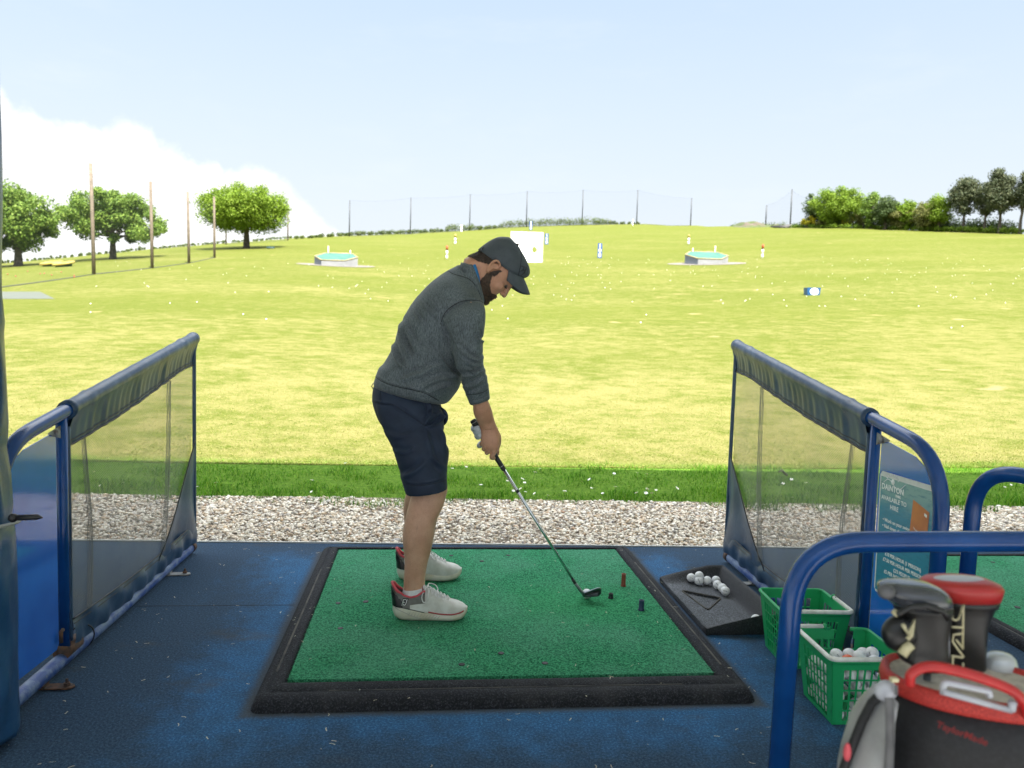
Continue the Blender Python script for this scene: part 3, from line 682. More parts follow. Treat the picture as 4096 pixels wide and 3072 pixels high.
# teal cover, mound, low wall, path
b = ground_hit(1082, 994); k = depth(b)/CF; mb = MB(); mb.rings([[b+FR*(u*k)+FF*(.7*math.cos(a)*s)+U3*(max(0, math.sin(a))*s*8*k+.02) for a in np.linspace(0, math.pi, 9)] for u, s in ((-16, .3), (-12, .85), (-3, 1), (6, .75), (13, .9), (16, .3))], True, False)
tag(mb.build('folded_tarp', mat('teal sheet', (.006, .03, .032), (.01, .045, .045), 3)), 'low teal sheeted heap in the shadow of the round oak', 'tarp')
pts = []; b = ground_hit(3062, 908); k = depth(b)/CF
def mound(u, v):
    x = (u-.42)*240; p = b+FR*x*k+FF*(v*14-1); e = math.exp(-(abs(u-.46)/.34)**3.5)*(.72+.28*math.sin(u*9+.5))*math.sin(math.pi*min(1, v*1.1+.0))**.8 if 0 < v < .91 else 0
    z = 40*k*e*(1+.25*math.sin(u*19)+.15*math.sin(u*37+v*9))
    return (p[0], p[1], float(gz(p[0], p[1]))-.15+max(0, z))
mb = MB(); mb.grid(mound, 40, 14)
tag(mb.build('mound', mat('mound soil', (.085, .066, .045), (.05, .07, .014), .35, .9, lo=.36, hi=.5, bump=.6, bsc=2, bd=.2)), 'overgrown heap of soil on the right skyline', kind='structure')
growth('weeds', [(2940, 905, 12), (2985, 893, 26), (3040, 880, 20), (3100, 884, 24), (3145, 892, 34), (3190, 908, 24)], L_hdg, 'weeds growing over the soil heap', kind='stuff', leaf=.25, per=40, back=3)
b0, b1 = ground_hit(3085, 909), ground_hit(3166, 911); mb = MB(); o = FF*.8
mb.add([b0, b1, b1+U3*.75, b0+U3*.25, b0+o, b1+o, b1+o+U3*.75, b0+o+U3*.25], [(0, 1, 2, 3), (7, 6, 5, 4), (3, 2, 6, 7), (0, 3, 7, 4), (1, 5, 6, 2)])
tag(mb.build('low_wall', mat('dark stone', (.02, .02, .022), (.05, .048, .045), 4)), 'dark low stone wall beside the fence mound', 'wall')
mb = MB()
def pth(u, v):
    p = ground_hit(-400+620*u-(60*v if u > .5 else 0), 1196-29*v); return (p[0], p[1], p[2]+.008)
mb.grid(pth, 10, 3); tag(mb.build('path', mat('tarmac', (.075, .085, .066), (.066, .075, .06), 2, .9)), 'grey tarmac strip in the grass at the left', kind='structure')
# balls lying on the range
mb = MB(); mb.ball((0, 0, .021), .0215, 10, 7); m_gball = mat('range ball', (.82, .82, .8), rough=.35); me_b = mesh_from('range_ball', mb.V, mb.F, m_gball)
me_r = mesh_from('red_ball', mb.V, mb.F, mat('red ball', (.30, .05, .035), rough=.4))
k = 0
while k < 265:
    px = rng.uniform(300, 4096); py = 1010+rng.gamma(2.4, 48)
    if py > 1420 or (px < 1250 and rng.random() < .62) or (py > 1230 and rng.random() < .45): continue
    p = ground_hit(px, py); o = link('range_ball', me_b); o.location = p; k += 1; s = 1.0; o.scale = (s, s, s)
    tag(o, 'white range ball lying out on the sunlit grass', 'golf ball', 'range balls scattered over the grass')
for q in range(9):
    p = ground_hit(rng.uniform(-10, 310), rng.uniform(1086, 1112)); o = link('red_ball', me_r); o.location = p; o.scale = (2.4,)*3
    tag(o, 'red ball lying on the grass below the yellow round targets', 'ball', 'red balls under the left oaks')
# ================================================================ bay: deck, shelter
m, t, b = newmat('blue deck carpet'); v = t.coord('World')
n1 = t.noise(1.6, t.coord('World', (1.5, .8, 1)), 6, .72); n2 = t.noise(130, v, 3, .85); n3 = t.noise(9, v, 4, .7); n4 = t.noise(45, v, 3, .7)
sp = t.new('ShaderNodeSeparateXYZ'); t.lk(v, sp.inputs[0])
ax = t.math('SUBTRACT', t.math('ABSOLUTE', sp.outputs[0]), .83); ay = t.math('SUBTRACT', t.math('ABSOLUTE', t.math('SUBTRACT', sp.outputs[1], .55)), .7)
near = t.mapr(t.math('MAXIMUM', ax, ay), .0, .62, 1, 0)
wear = t.math('ADD', t.math('MULTIPLY', near, .34), t.math('MULTIPLY', n1, .62)); wear = t.math('ADD', wear, t.math('MULTIPLY', t.math('SUBTRACT', n3, .5), .45))
wf = t.mapr(wear, .40, .74)
c = t.mix(wf, (.020, .040, .072), (.024, .080, .175)); c = t.mix(t.mapr(n2, .42, .72, 0, 1), c, t.mix(wf, (.055, .11, .18), (.06, .21, .42)))
dirt = t.mapr(t.noise(2.3, t.coord('World', (1, 1.6, 1)), 4, .6), .56, .72, 0, .45); c = t.mix(dirt, c, (.07, .06, .042))
c = t.mix(t.mapr(n4, .68, .8, 0, .5), c, (.16, .18, .2))
rim = t.mapr(t.math('MAXIMUM', t.math('SUBTRACT', t.math('ABSOLUTE', sp.outputs[0]), .845), t.math('SUBTRACT', t.math('ABSOLUTE', t.math('SUBTRACT', sp.outputs[1], .705)), .88)), .0, .045, .75, 0)
c = t.mix(rim, c, (.06, .055, .045))
t.lk(c, b.inputs['Base Color']); b.inputs['Roughness'].default_value = .8; b.inputs['Specular IOR Level'].default_value = .10
t.lk(t.bump(n2, .55, .004, t.bump(n4, .3, .006)), b.inputs['Normal']); m_deck = m
EY = lambda x: 1.737-.0349*x
mb = MB()
mb.add([(-7, -1.9, 0), (9, -1.9, 0), (9, EY(9), 0), (-7, EY(-7), 0), (-7, -1.9, -.12), (9, -1.9, -.12), (9, EY(9), -.12), (-7, EY(-7), -.12)], [(0, 1, 2, 3), (7, 6, 5, 4), (3, 2, 6, 7), (0, 4, 5, 1), (1, 5, 6, 2), (0, 3, 7, 4)])
tag(mb.build('deck', m_deck, None, False), 'worn dark blue carpeted deck of the bay', kind='structure')
for y0 in (-.86, .42):      # seams between the carpet sheets
    pass
m_seam = mat('seam', (.008, .01, .014)); mb = MB()
for yy in (.80,):
    mb.box((-1.52, yy, .0), (-.86, yy+.002, .0012)); mb.box((.9, yy+.05, .0), (1.3, yy+.052, .0012))
tag(mb.build('deck_seam', m_seam, None, False), 'thin seams in the deck carpet', kind='structure')
m_timb = mat('edge timber', (.16, .155, .14), (.09, .085, .075), 12, .85, stretch=(1, 12, 1)); mb = MB()
mb.add([(x, EY(x)+d, z) for x in (-7, 9) for d, z in ((.003, -.004), (.05, -.012), (.05, -.13), (.003, -.13))], [(0, 4, 5, 1), (1, 5, 6, 2), (2, 6, 7, 3), (0, 3, 7, 4), (0, 1, 2, 3), (7, 6, 5, 4)])
tag(mb.build('deck_edge', m_timb, None, False), 'grey timber edging along the front of the deck', kind='structure')
mb = MB(); mb.tube([(x, EY(x)+.001+.0025*math.sin(x*5)+.002*math.sin(x*13), .0045) for x in np.linspace(-7, 9, 160)], .0042, 6)
tag(mb.build('edge_cord', mat('white cord', (.75, .75, .72), rough=.6)), 'thin white cord running along the front edge of the deck', 'cord')
m_roof = mat('white roof boards', (.74, .74, .73), (.66, .66, .65), 3, .7)
sh = empty('range_shelter', (0, -4.4, 0), 'long open backed roof of the practice bays whose shadow falls on the grass', 'shelter')
mb = MB(); mb.add([(x, EY(x)-1.737+y, z) for z in (3.36, 3.5) for x in (-14, 16) for y in (-4.4, 2.12)], [(0, 1, 3, 2), (4, 6, 7, 5), (0, 4, 5, 1), (2, 3, 7, 6), (0, 2, 6, 4), (1, 5, 7, 3)]); mb.build('roof', m_roof, sh, False)
mb = MB(); mb.box((-16, -6.8, -.2), (18, -6.6, 2.7)); mb.build('added_back_wall', mat('added wall', (.70, .70, .70), (.62, .62, .62), 3, .85), sh, False)  # unseen wall added behind the camera to block and bounce light
for x in (-7.4, -4.5, 4.3, 7.2):
    mb = MB(); mb.box((x-.05, -3.9, -.02), (x+.05, -3.8, 3.357)); mb.build('post', m_roof, sh, False)
mb = MB(); mb.add([(-30, -40, -.006), (30, -40, -.006), (30, -1.95, -.006), (-30, -1.95, -.006)], [(0, 1, 2, 3)])
tag(mb.build('bounce_pavement', mat('pale concrete', (.45, .455, .46), (.37, .38, .39), 1.2, .9), None, False), 'unseen pale concrete ground added behind the bays to bounce light', kind='structure')  # unseen pale ground, added to throw sunlight back into the bays

# ================================================================ hitting mats
m, t, b = newmat('mat turf'); v = t.coord('World'); n1 = t.noise(150, v, 3, .85); n2 = t.noise(2.2, v, 4, .6); n3 = t.noise(70, v, 3, .7)
c = t.mix(t.mapr(n1, .36, .66), (.008, .070, .034), (.072, .385, .185)); c = t.mix(t.mapr(n2, .4, .62, 0, .5), c, t.mix(t.mapr(n1, .3, .7), (.04, .15, .095), (.14, .39, .25)))
sp = t.new('ShaderNodeSeparateXYZ'); t.lk(v, sp.inputs[0])
dx = t.math('MULTIPLY', t.math('SUBTRACT', sp.outputs[0], .36), 1.5); dy = t.math('MULTIPLY', t.math('SUBTRACT', sp.outputs[1], .72), 2.0)
rr = t.math('SQRT', t.math('ADD', t.math('MULTIPLY', dx, dx), t.math('MULTIPLY', dy, dy)))
wn = t.mapr(rr, .0, .8, .3, 0); c = t.mix(wn, c, t.mix(t.mapr(n1, .3, .7), (.012, .17, .05), (.06, .46, .14)))
c = t.mix(t.mapr(n3, .70, .8, 0, .55), c, (.2, .27, .2))
t.lk(c, b.inputs['Base Color']); b.inputs['Roughness'].default_value = .9; b.inputs['Specular IOR Level'].default_value = .05
t.lk(t.bump(n1, .9, .006, t.bump(n3, .35, .006)), b.inputs['Normal']); m_turf = m
m, t, b = newmat('crumb rubber'); v = t.coord('World'); n1 = t.noise(170, v, 2, .8); n2 = t.noise(4, v, 4, .6)
c = t.mix(t.mapr(n1, .45, .8), (.007, .008, .011), (.062, .068, .082)); c = t.mix(t.mapr(n2, .5, .75, 0, .35), c, (.055, .055, .055))
t.lk(c, b.inputs['Base Color']); b.inputs['Roughness'].default_value = .8; b.inputs['Specular IOR Level'].default_value = .2; t.lk(t.bump(n1, .8, .004), b.inputs['Normal']); m_rub = m
m_dust = mat('dusty groove', (.085, .08, .068), (.022, .022, .024), 9, .9, lo=.40, hi=.7, bump=.5, bsc=200)
m_hole = mat('tee socket', (.006, .006, .006))
def hitting_mat(lab):
    root = empty('hitting_mat', (0, 0, 0), lab, 'golf mat', 'green hitting mats in the bays')
    # fibre pad
    mb = MB(); N = 60
    mb.grid(lambda u, v: (-.748+1.496*u, .006+1.54*v, .030+.0014*math.sin(u*9+v*4)*math.sin(v*7)), N, N)
    e = lambda P: [P, [(x, y, .006) for x, y, z in P]]
    rimp = [(-.748+1.496*k/N, .006) for k in range(N)]+[(.748, .006+1.54*k/N) for k in range(N)]+[(.748-1.496*k/N, 1.546) for k in range(N)]+[(-.748, 1.546-1.54*k/N) for k in range(N)]
    mb.rings([[(x, y, .0300) for x, y in rimp], [(x*1.001, y-(.002 if y < .1 else 0), .022) for x, y in rimp], [(x, y, .004) for x, y in rimp]], False)
    # tufts leaning over the cut edge
    for k in range(1500):
        x = random.uniform(-.75, .75); y = .008 if random.random() < .55 else None
        if y is None:
            y = random.uniform(0, 1.54); x = random.choice((-.748, .748)); d = (math.copysign(1, x), 0)
        else: d = (0, -1)
        l = random.uniform(.003, .010); w2 = .0018; z = random.uniform(.014, .0315)
        mb.add([(x-d[1]*w2, y+d[0]*w2, z), (x+d[1]*w2, y-d[0]*w2, z), (x+d[0]*l+random.uniform(-.002, .002), y+d[1]*l, z-random.uniform(-.004, .004))], [(0, 1, 2)])
    mb.build('turf', m_turf, root)
    # rubber surround, mitred: profile d from the turf edge outwards
    mb = MB(); prof = [(0, .002), (.0, .024), (.04, .034), (.15, .0375), (.42, .0378), (.455, .034), (.52, .034), (.555, .0376), (.72, .036), (.86, .029), (.96, .014), (1.0, .0)]
    rs = []
    for d, z in prof:
        a = -.753-.087*d; c_ = .753+.087*d; y0 = -.020-.152*d; y1 = 1.549+.036*d; q = .035*d*d
        rr_ = []
        for (cx_, cy_, s0) in ((a, y0, 180), (c_, y0, 270), (c_, y1, 0), (a, y1, 90)):
            sx, sy = (1 if cx_ < 0 else -1), (1 if cy_ < .5 else -1)
            for g in range(5):
                an = R_(s0+90*g/4); rr_.append((cx_+sx*q+q*math.cos(an), cy_+sy*q+q*math.sin(an), z))
        rs.append(rr_)
    mb.rings(rs, False); fr = mb.build('rubber_surround', m_rub, root)
    for (x0, y0, x1, y1, w2) in ((-.796, .06, -.796, 1.2, .006), (.796, .06, .796, 1.3, .007), (-.6, -.086, .6, -.086, .006)):
        mb = MB(); mb.box((x0-w2 if x0 == x1 else x0, y0-w2 if y0 == y1 else y0, .0342), (x1+w2 if x0 == x1 else x1, y1+w2 if y0 == y1 else y1, .0352)); mb.build('groove', m_dust, fr, False)
    for (x, y) in HOLES:
        mb = MB(); mb.lathe([(.004, .0318), (.0095, .0319), (.0115, .0316), (.0118, .029)], (x, y, 0), 14); mb.build('tee_hole', m_hole, root)
    return root
HP = [(1353, 2412), (1462, 2407), (1362, 2513), (1847, 2657), (2004, 2612), (2180, 2652), (1805, 2222), (1927, 2244), (2033, 2221), (1464, 2405)]
HOLES = [tuple(on(x, y, 'z', .031)[:2]) for x, y in HP]
hm = hitting_mat('green turf hitting mat in a black rubber surround under the golfer')
hm2 = dup_tree(hm); hm2.location = (2.955, -.135, .0008); hm2['label'] = 'green hitting mat of the next bay, partly hidden by the blue rails'
m_tee = {'r': mat('red rubber tee', (.22, .045, .02), rough=.5), 'k': mat('black rubber tee', (.012, .016, .018), rough=.5), 'b': mat('blue rubber tee', (.02, .035, .09), rough=.5)}
for (x, y, h, r, k_, lab) in ((.646, .938, .062, .0105, 'r', 'tall red brown rubber tee standing on the mat'), (.548, .776, .024, .0105, 'k', 'short black rubber tee stub nearest the club head'), (.649, .627, .046, .0115, 'b', 'dark blue rubber tee near the right edge of the mat')):
    mb = MB(); mb.lathe([(r*1.25, .029), (r*1.2, .034), (r, .038), (r*.97, .029+h*.9), (r*1.04, .029+h), (r*.8, .029+h), (r*.72, .029+h*.8)], (x, y, 0), 16); tag(mb.build('rubber_tee', m_tee[k_]), lab, 'tee', 'rubber tees on the mat')

# ================================================================ golf balls
m, t, b = newmat('golf ball'); v = t.coord('Object'); vo = t.new('ShaderNodeTexVoronoi'); vo.inputs['Scale'].default_value = 270; t.lk(v, vo.inputs['Vector'])
c = t.mix(t.mapr(t.noise(60, v, 4), .55, .75, 0, .3), (.78, .79, .80), (.55, .53, .47)); t.lk(c, b.inputs['Base Color']); b.inputs['Roughness'].default_value = .3
t.lk(t.bump(vo.outputs['Distance'], .5, .0015), b.inputs['Normal']); m_ball = m
m_oball = mat('orange ball', (.75, .12, .02), rough=.3); m_mark = mat('ball print', (.03, .035, .06), rough=.5)
def gball(name='golf_ball', mt=None):
    mb = MB(); mb.ball((0, 0, 0), .02135, 24, 14); me = mesh_from(name, mb.V, mb.F, mt or m_ball); return me
ME_B = gball(); ME_O = gball(mt=m_oball)
def stripe_mesh(two=True):
    mb = MB(); R = .02155
    for q in ((-.0013, .0013) if two else (0,)):
        mb.grid(lambda u, v, q=q: np.array([q+(v-.5)*.0011, (u-.5)*.019, 0])+np.array([0, 0, math.sqrt(R*R-((u-.5)*.019)**2-q*q)]), 10, 1)
    return mesh_from('stripe', mb.V, mb.F, m_mark)
def word_mesh():
    V, Fc = text_mesh('SRIXON', .0045, 0, bold=.00008); R = .0216; V = [(x, y, math.sqrt(max(1e-9, R*R-x*x-y*y))) for x, y, z in V]; return mesh_from('print', V, Fc, m_mark)
ME_S1, ME_S2, ME_W = stripe_mesh(False), stripe_mesh(True), word_mesh()
def place_ball(p, label, group, mark=None, rot=None, orange=False):
    o = bpy.data.objects.new('golf_ball', ME_O if orange else ME_B); COL.objects.link(o); o.location = p
    o.rotation_euler = rot or (random.uniform(0, 6), random.uniform(0, 6), random.uniform(0, 6)); tag(o, label, 'golf ball', group)
    if mark is not None:
        c = bpy.data.objects.new('printed_mark', mark); COL.objects.link(c); c.parent = o
    return o
def face_cam(p, tilt=0, dx=0, dz=0):
    d = Vector((CO[0]-p[0]+dx, CO[1]-p[1], CO[2]-p[2]+dz)); q = d.to_track_quat('Z', 'Y'); return (q @ Vector((0, 0, 1)).rotation_difference(Vector((0, 0, 1))) @ Matrix.Rotation(tilt, 3, 'Z').to_quaternion()).to_euler()
place_ball((.437, .775, .0525), 'white ball teed up against the iron club head', None, None)

# ================================================================ rubber ball tray
TX0, TX1, TY0, TY1 = .866, 1.185, .415, 1.075
def tray_z(x, y):
    u = (x-TX0)/(TX1-TX0); v = (y-TY0)/(TY1-TY0); fl = .018+.006*(1-u)-.004*v
    wall = .030+.058*min(1, u/.75)**.9
    sm = lambda a: a*a*(3-2*a)
    eb = sm(max(0, min(1, 1-(1-v)/.10))); er = sm(max(0, min(1, 1-(1-u)/.20))); ef = sm(max(0, min(1, 1-v/.075))); elf = sm(max(0, min(1, 1-u/.06)))
    z = fl+max(eb, er)*(wall-fl); z = max(z, fl+ef*(wall-.004-fl)); z = max(z, fl+elf*.006)
    return z
TRI = [(.915, .905), (1.075, .80), (.955, .64)]
def intri(x, y):
    s = []
    for i in range(3):
        a, b_ = TRI[i], TRI[(i+1) % 3]; s.append((b_[0]-a[0])*(y-a[1])-(b_[1]-a[1])*(x-a[0]))
    return all(q < 0 for q in s) or all(q > 0 for q in s)
mb = MB(); NX, NY = 70, 110
def tr(u, v):
    x, y = TX0+(TX1-TX0)*u, TY0+(TY1-TY0)*v; z = tray_z(x, y)-(.008 if intri(x, y) else 0); return (x, y, z)
mb.grid(tr, NX, NY)
rim_ = [(u/NX, 0) for u in range(NX)]+[(1, v/NY) for v in range(NY)]+[(1-u/NX, 1) for u in range(NX)]+[(0, 1-v/NY) for v in range(NY)]
P0 = [tr(u, v) for u, v in rim_]; mb.rings([P0, [(x+(.006 if x > 1.1 else -.002 if x < .87 else 0), y+(.005 if y > 1.07 else -.006 if y < .42 else 0), max(.004, z-.012)) for x, y, z in P0], [(x+(.004 if x > 1.1 else 0), y-(.002 if y < .42 else 0), .001) for x, y, z in P0]], False)
bt = empty('ball_tray', (1.02, .74, 0), 'black rubber ball tray holding a line of white balls beside the mat', 'ball tray')
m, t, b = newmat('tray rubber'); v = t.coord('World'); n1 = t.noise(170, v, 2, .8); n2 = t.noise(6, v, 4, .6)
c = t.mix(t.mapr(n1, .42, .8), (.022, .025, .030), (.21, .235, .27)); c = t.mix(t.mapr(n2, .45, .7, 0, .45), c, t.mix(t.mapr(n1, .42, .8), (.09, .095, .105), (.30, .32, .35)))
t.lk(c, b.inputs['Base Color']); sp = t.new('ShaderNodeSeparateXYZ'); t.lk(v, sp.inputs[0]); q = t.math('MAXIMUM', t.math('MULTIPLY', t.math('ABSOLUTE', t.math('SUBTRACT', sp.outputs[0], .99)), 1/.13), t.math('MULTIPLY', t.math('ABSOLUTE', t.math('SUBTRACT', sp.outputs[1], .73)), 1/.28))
t.lk(t.mix(t.mapr(q, .9, 1.15), c, t.mix(t.mapr(n1, .42, .8), (.010, .011, .013), (.05, .055, .065))), b.inputs['Base Color'])  # walls darker than the floor, their shade put into the colour
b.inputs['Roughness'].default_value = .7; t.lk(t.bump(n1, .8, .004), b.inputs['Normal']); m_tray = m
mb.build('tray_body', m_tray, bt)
mb = MB(); tv = [np.array([x, y, tray_z(x, y)+.001]) for x, y in TRI]
mb.tube(fillet([tv[0]*.5+tv[1]*.5, tv[1], tv[2], tv[0], tv[0]*.5+tv[1]*.5], .012), .0042, 8); mb.build('moulded_triangle', m_dust, bt)
mb = MB()   # moulded strokes in the triangle, too worn to read
for row in range(5):
    yy = .86-.041*row; xl = .932+.008*row; xr = 1.0+.012*(row if row < 3 else 5.2-row)
    n = int((xr-xl)/.011)
    for k in range(n):
        x = xl+.011*k; 
        if random.random() < .16: continue
        mb.box((x, yy-.012+random.uniform(0, .004), .0085), (x+.0055, yy+.010, .0130))
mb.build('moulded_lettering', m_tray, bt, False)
def tz(x, y): return tray_z(x, y)+.0213
TB = [((2765, 2311), ME_S1, 1.2, 'leftmost white ball of the line in the rubber tray, marked with a short dark dash'), ((2797, 2303), None, 0, 'ball half hidden behind the double striped ball in the rubber tray'), ((2796, 2323), ME_S2, .5, 'double striped white ball second from the left in the rubber tray'),
      ((2829, 2322), None, 0, 'plain white ball in the middle of the rubber tray line'), ((2864, 2321), None, 0, 'plain white ball half hidden at the bend of the tray line'), ((2870, 2339), ME_W, -.8, 'white ball with faint print after the bend of the tray line'),
      ((2890, 2352), ME_S1, -.9, 'white ball behind the last ball of the tray line'), ((2901, 2364), ME_S2, 1.5, 'white ball with a sideways stripe ending the tray line')]
for (px, mk, tl, lab) in TB:
    p = on(*px, 'z', .042); p = on(*px, 'z', max(.040, min(.060, tray_z(p[0], p[1])+.0213))); o = place_ball(p, lab, 'balls in the rubber tray', mk); o.rotation_euler = face_cam(p, tl)
p = on(3024, 2478, 'z', .054); o = place_ball(p, 'single white ball with a dark stripe at the near end of the tray', 'balls in the rubber tray', ME_S1); o.rotation_euler = face_cam(p, .2, -.3)

# ================================================================ bay dividers
m, t, b = newmat('blue enamel'); v = t.coord('Object'); n1 = t.noise(18, v, 4, .7); n2 = t.noise(5, v, 3)
c = t.mix(t.mapr(n2, .35, .65), (.003, .045, .19), (.005, .065, .26)); c = t.mix(t.mapr(n1, .70, .78, 0, .7), c, (.16, .2, .3))
t.lk(c, b.inputs['Base Color']); b.inputs['Roughness'].default_value = .24; b.inputs['Coat Weight'].default_value = .15; b.inputs['Coat Roughness'].default_value = .12; b.inputs['Specular IOR Level'].default_value = .4; m_tube = m
m, t, b = newmat('worn blue enamel'); v = t.coord('Object'); n1 = t.noise(14, v, 5, .7); n2 = t.noise(60, v, 3, .7)
c = t.mix(t.mapr(n1, .42, .62), (.012, .05, .22), (.13, .19, .33)); c = t.mix(t.mapr(n2, .62, .75, 0, .7), c, (.2, .22, .25)); t.lk(c, b.inputs['Base Color']); b.inputs['Roughness'].default_value = .45; m_wtube = m
m, t, b = newmat('blue sheet'); v = t.coord('Object', (1, 1, .35)); n1 = t.noise(26, v, 5, .75); n2 = t.noise(3, t.coord('Object'), 3)
c = t.mix(t.mapr(n2, .3, .7), (.014, .12, .58), (.022, .17, .70)); c = t.mix(t.mapr(n1, .66, .76, 0, .55), c, (.14, .24, .42)); t.lk(c, b.inputs['Base Color']); b.inputs['Roughness'].default_value = .12; b.inputs['Coat Weight'].default_value = 1; b.inputs['Coat Roughness'].default_value = .05; b.inputs['Specular IOR Level'].default_value = .7; m_sheet = m
m_gsheet = mat('grey faced sheet', (.11, .13, .15), (.07, .085, .105), 60, .4, lo=.5, hi=.75)
m, t, b = newmat('pvc cover'); v = t.coord('Object'); n1 = t.noise(5, v, 4, .6); n2 = t.noise(45, v, 3, .7)
c = t.mix(t.mapr(n1, .4, .65), (.020, .054, .115), (.05, .095, .165)); c = t.mix(t.mapr(n2, .62, .76, 0, .5), c, (.11, .13, .14)); t.lk(c, b.inputs['Base Color'])
b.inputs['Roughness'].default_value = .34; t.lk(t.bump(t.noise(24, v, 3), .15, .01), b.inputs['Normal']); m_pvc = m
m_wrap = mat('wrapping pvc', (.010, .050, .14), (.025, .085, .19), 4, .3, bump=.2, bsc=20, bd=.01)
m_rust = mat('rusty steel', (.12, .06, .035), (.05, .035, .03), 40, .8, bump=.4, bsc=120); m_plate = mat('bracket plate', (.30, .31, .31), (.12, .08, .06), 25, .6, lo=.5, hi=.75); m_blkp = mat('black plastic', (.008, .008, .009), rough=.4)
m, t, b = newmat('divider netting'); v = t.coord('Object'); sp = t.new('ShaderNodeSeparateXYZ'); t.lk(v, sp.inputs[0])
wz = t.math('FRACT', t.math('MULTIPLY', t.math('ADD', sp.outputs[2], t.math('MULTIPLY', sp.outputs[1], -.16)), 1/.0062)); wy = t.math('FRACT', t.math('MULTIPLY', sp.outputs[1], 1/.0052))
op = t.math('MAXIMUM', t.math('LESS_THAN', wz, .42), t.math('LESS_THAN', wy, .2))
op = t.math('MULTIPLY', op, t.mapr(t.noise(3, v, 3), .2, .8, .80, 1.0))
c = t.mix(t.noise(6, v, 3), (.15, .15, .145), (.25, .25, .235)); t.lk(c, b.inputs['Base Color']); b.inputs['Roughness'].default_value = .6
tr_ = t.new('ShaderNodeBsdfTransparent'); mx = t.new('ShaderNodeMixShader'); t.lk(op, mx.inputs[0]); t.lk(tr_.outputs[0], mx.inputs[1]); t.lk(b.outputs[0], mx.inputs[2]); t.lk(mx.outputs[0], t.n['Material Output'].inputs[0]); m_dnet = m
def divider(x0, slope, y0, zo, side, lab, sheetm):
    """side=+1: the face towards +x is the one seen"""
    P = lambda s, z, d=0: np.array([x0+slope*(y0+s)+side*d, y0+s, z])
    root = empty('bay_divider', P(.5, 0), lab, 'bay divider', 'blue bay dividers'); R = .0245
    zt = lambda s: .905+zo+.158*s
    top = fillet([P(1.42, zt(1.42)), P(.02, zt(.02)), P(-.40, zt(-.44)), P(-.405, .09), P(-.40, .036), P(1.36, .036)], [0, .3, .24, .1, .06, 0], 8)
    # near part and front rails in blue enamel; the lower rail is worn
    hi = fillet([P(1.40, zt(1.40)), P(0, zt(0)), P(-.405, zt(-.40)), P(-.405, .10)], .26, 9); mb = MB(); mb.tube(hi, R, 16); mb.build('top_rail', m_tube, root)
    lo = fillet([P(-.405, .115), P(-.405, .036), P(1.345, .036)], .08, 7); mb = MB(); mb.tube(lo, R, 16); mb.build('bottom_rail', m_wtube, root)
    mb = MB(); mb.tube([P(1.346, .036), P(1.385, .036)], R*1.12, 16); mb.build('end_collar', m_rust, root)
    mb = MB(); mb.tube([P(0, .05), P(0, zt(0)-.01)], .019, 14); mb.build('inner_post', m_tube, root)
    mb = MB(); mb.tube([P(.0, .05), P(.0, .075)], .023, 14); mb.tube([P(-.03, .058), P(.09, .060)], .027, 12); mb.build('rust_patch', m_rust, root)
    # sheet in the near bay
    poly = [(-.045, .105), (-.045, zt(-.045)-.055), (-.06, zt(-.06)-.05), (-.25, zt(-.25)-.048), (-.31, zt(-.31)-.065), (-.345, zt(-.34)-.115), (-.362, zt(-.36)-.18), (-.362, .12), (-.35, .095), (-.06, .088)]
    mb = MB(); mb.prism(poly, lambda u, v, t_: P(u, v, t_), -.002, .002); mb.build('panel', sheetm, root, False)
    mb = MB(); mb.prism([(-.015, zt(0)-.04), (-.015, zt(0)-.085), (-.10, zt(0)-.06), (-.10, zt(-.1)-.04)], lambda u, v, t_: P(u, v, t_), .003, .006); mb.ball(P(-.055, zt(0)-.062, .012), (.008, .012, .012), 10, 6); mb.build('corner_tab', m_plate, root, False)
    for zz_ in (.14,):
        mb = MB(); mb.tube([P(-.05, zz_-.03, .012), P(-.055, zz_+.01, .014), P(-.04, zz_+.012, .014)], .007, 8); mb.build('clip', m_rust, root)
    # PVC sleeve on the rail and its skirt
    mb = MB(); n = 70; rs = []
    for k in range(n+1):
        s = .035+1.375*k/n; w_ = .0006*math.sin(k*1.9)+.0006*math.sin(k*.83+1)
        rr = .0305+w_+(.003 if k in (0, 1, n, n-1, 8, n-9) else 0); c = P(s, zt(s)); rs.append([c+np.array([side*math.cos(a)*rr, 0, math.sin(a)*rr]) for a in np.linspace(0, 2*math.pi, 17)[:-1]])
    mb.rings(rs)
    def drop(s): return .112+.012*math.sin(s*3)+.02*(s > 1.2)*(s-1.2)/.2
    def fold(s, v): return v*(1-.75*v)*(.007*math.sin(s*31+side+2*math.sin(s*7))+.006*math.sin(s*57+2)+.005*math.sin(s*93+s*s*20))
    def sk(u, v, off=0):
        s = .035+1.375*u; s2 = s; return P(s2, zt(s)-.012-v*drop(s), .022*(1-v)**2+.006+fold(s, v)+off)
    mb.grid(lambda u, v: sk(u, v), 130, 12); mb.grid(lambda u, v: sk(u, v, -.004-.04*(1-v)**2), 130, 12)
    mb.build('cover_sleeve', m_pvc, root)
    mb = MB(); mb.tube([sk(u, 1.0, .002) for u in np.linspace(0, 1, 90)], .004, 6); mb.tube([sk(u, .86, .003) for u in np.linspace(0, 1, 90)], .0018, 5); mb.build('hem', m_blkp, root)
    # netting
    zb = lambda s: .165-.02*math.sin(s*2.2)
    mb = MB(); mb.grid(lambda u, v: P(.03+1.36*u, zb(.03+1.36*u)-.02+(zt(.03+1.36*u)-.012-drop(.03+1.36*u)-zb(.03+1.36*u)+.03)*v, .004+.012*math.sin(u*4+v*3)*math.sin(math.pi*v)), 40, 30); nt = mb.build('net', m_dnet, root)
    mb = MB()
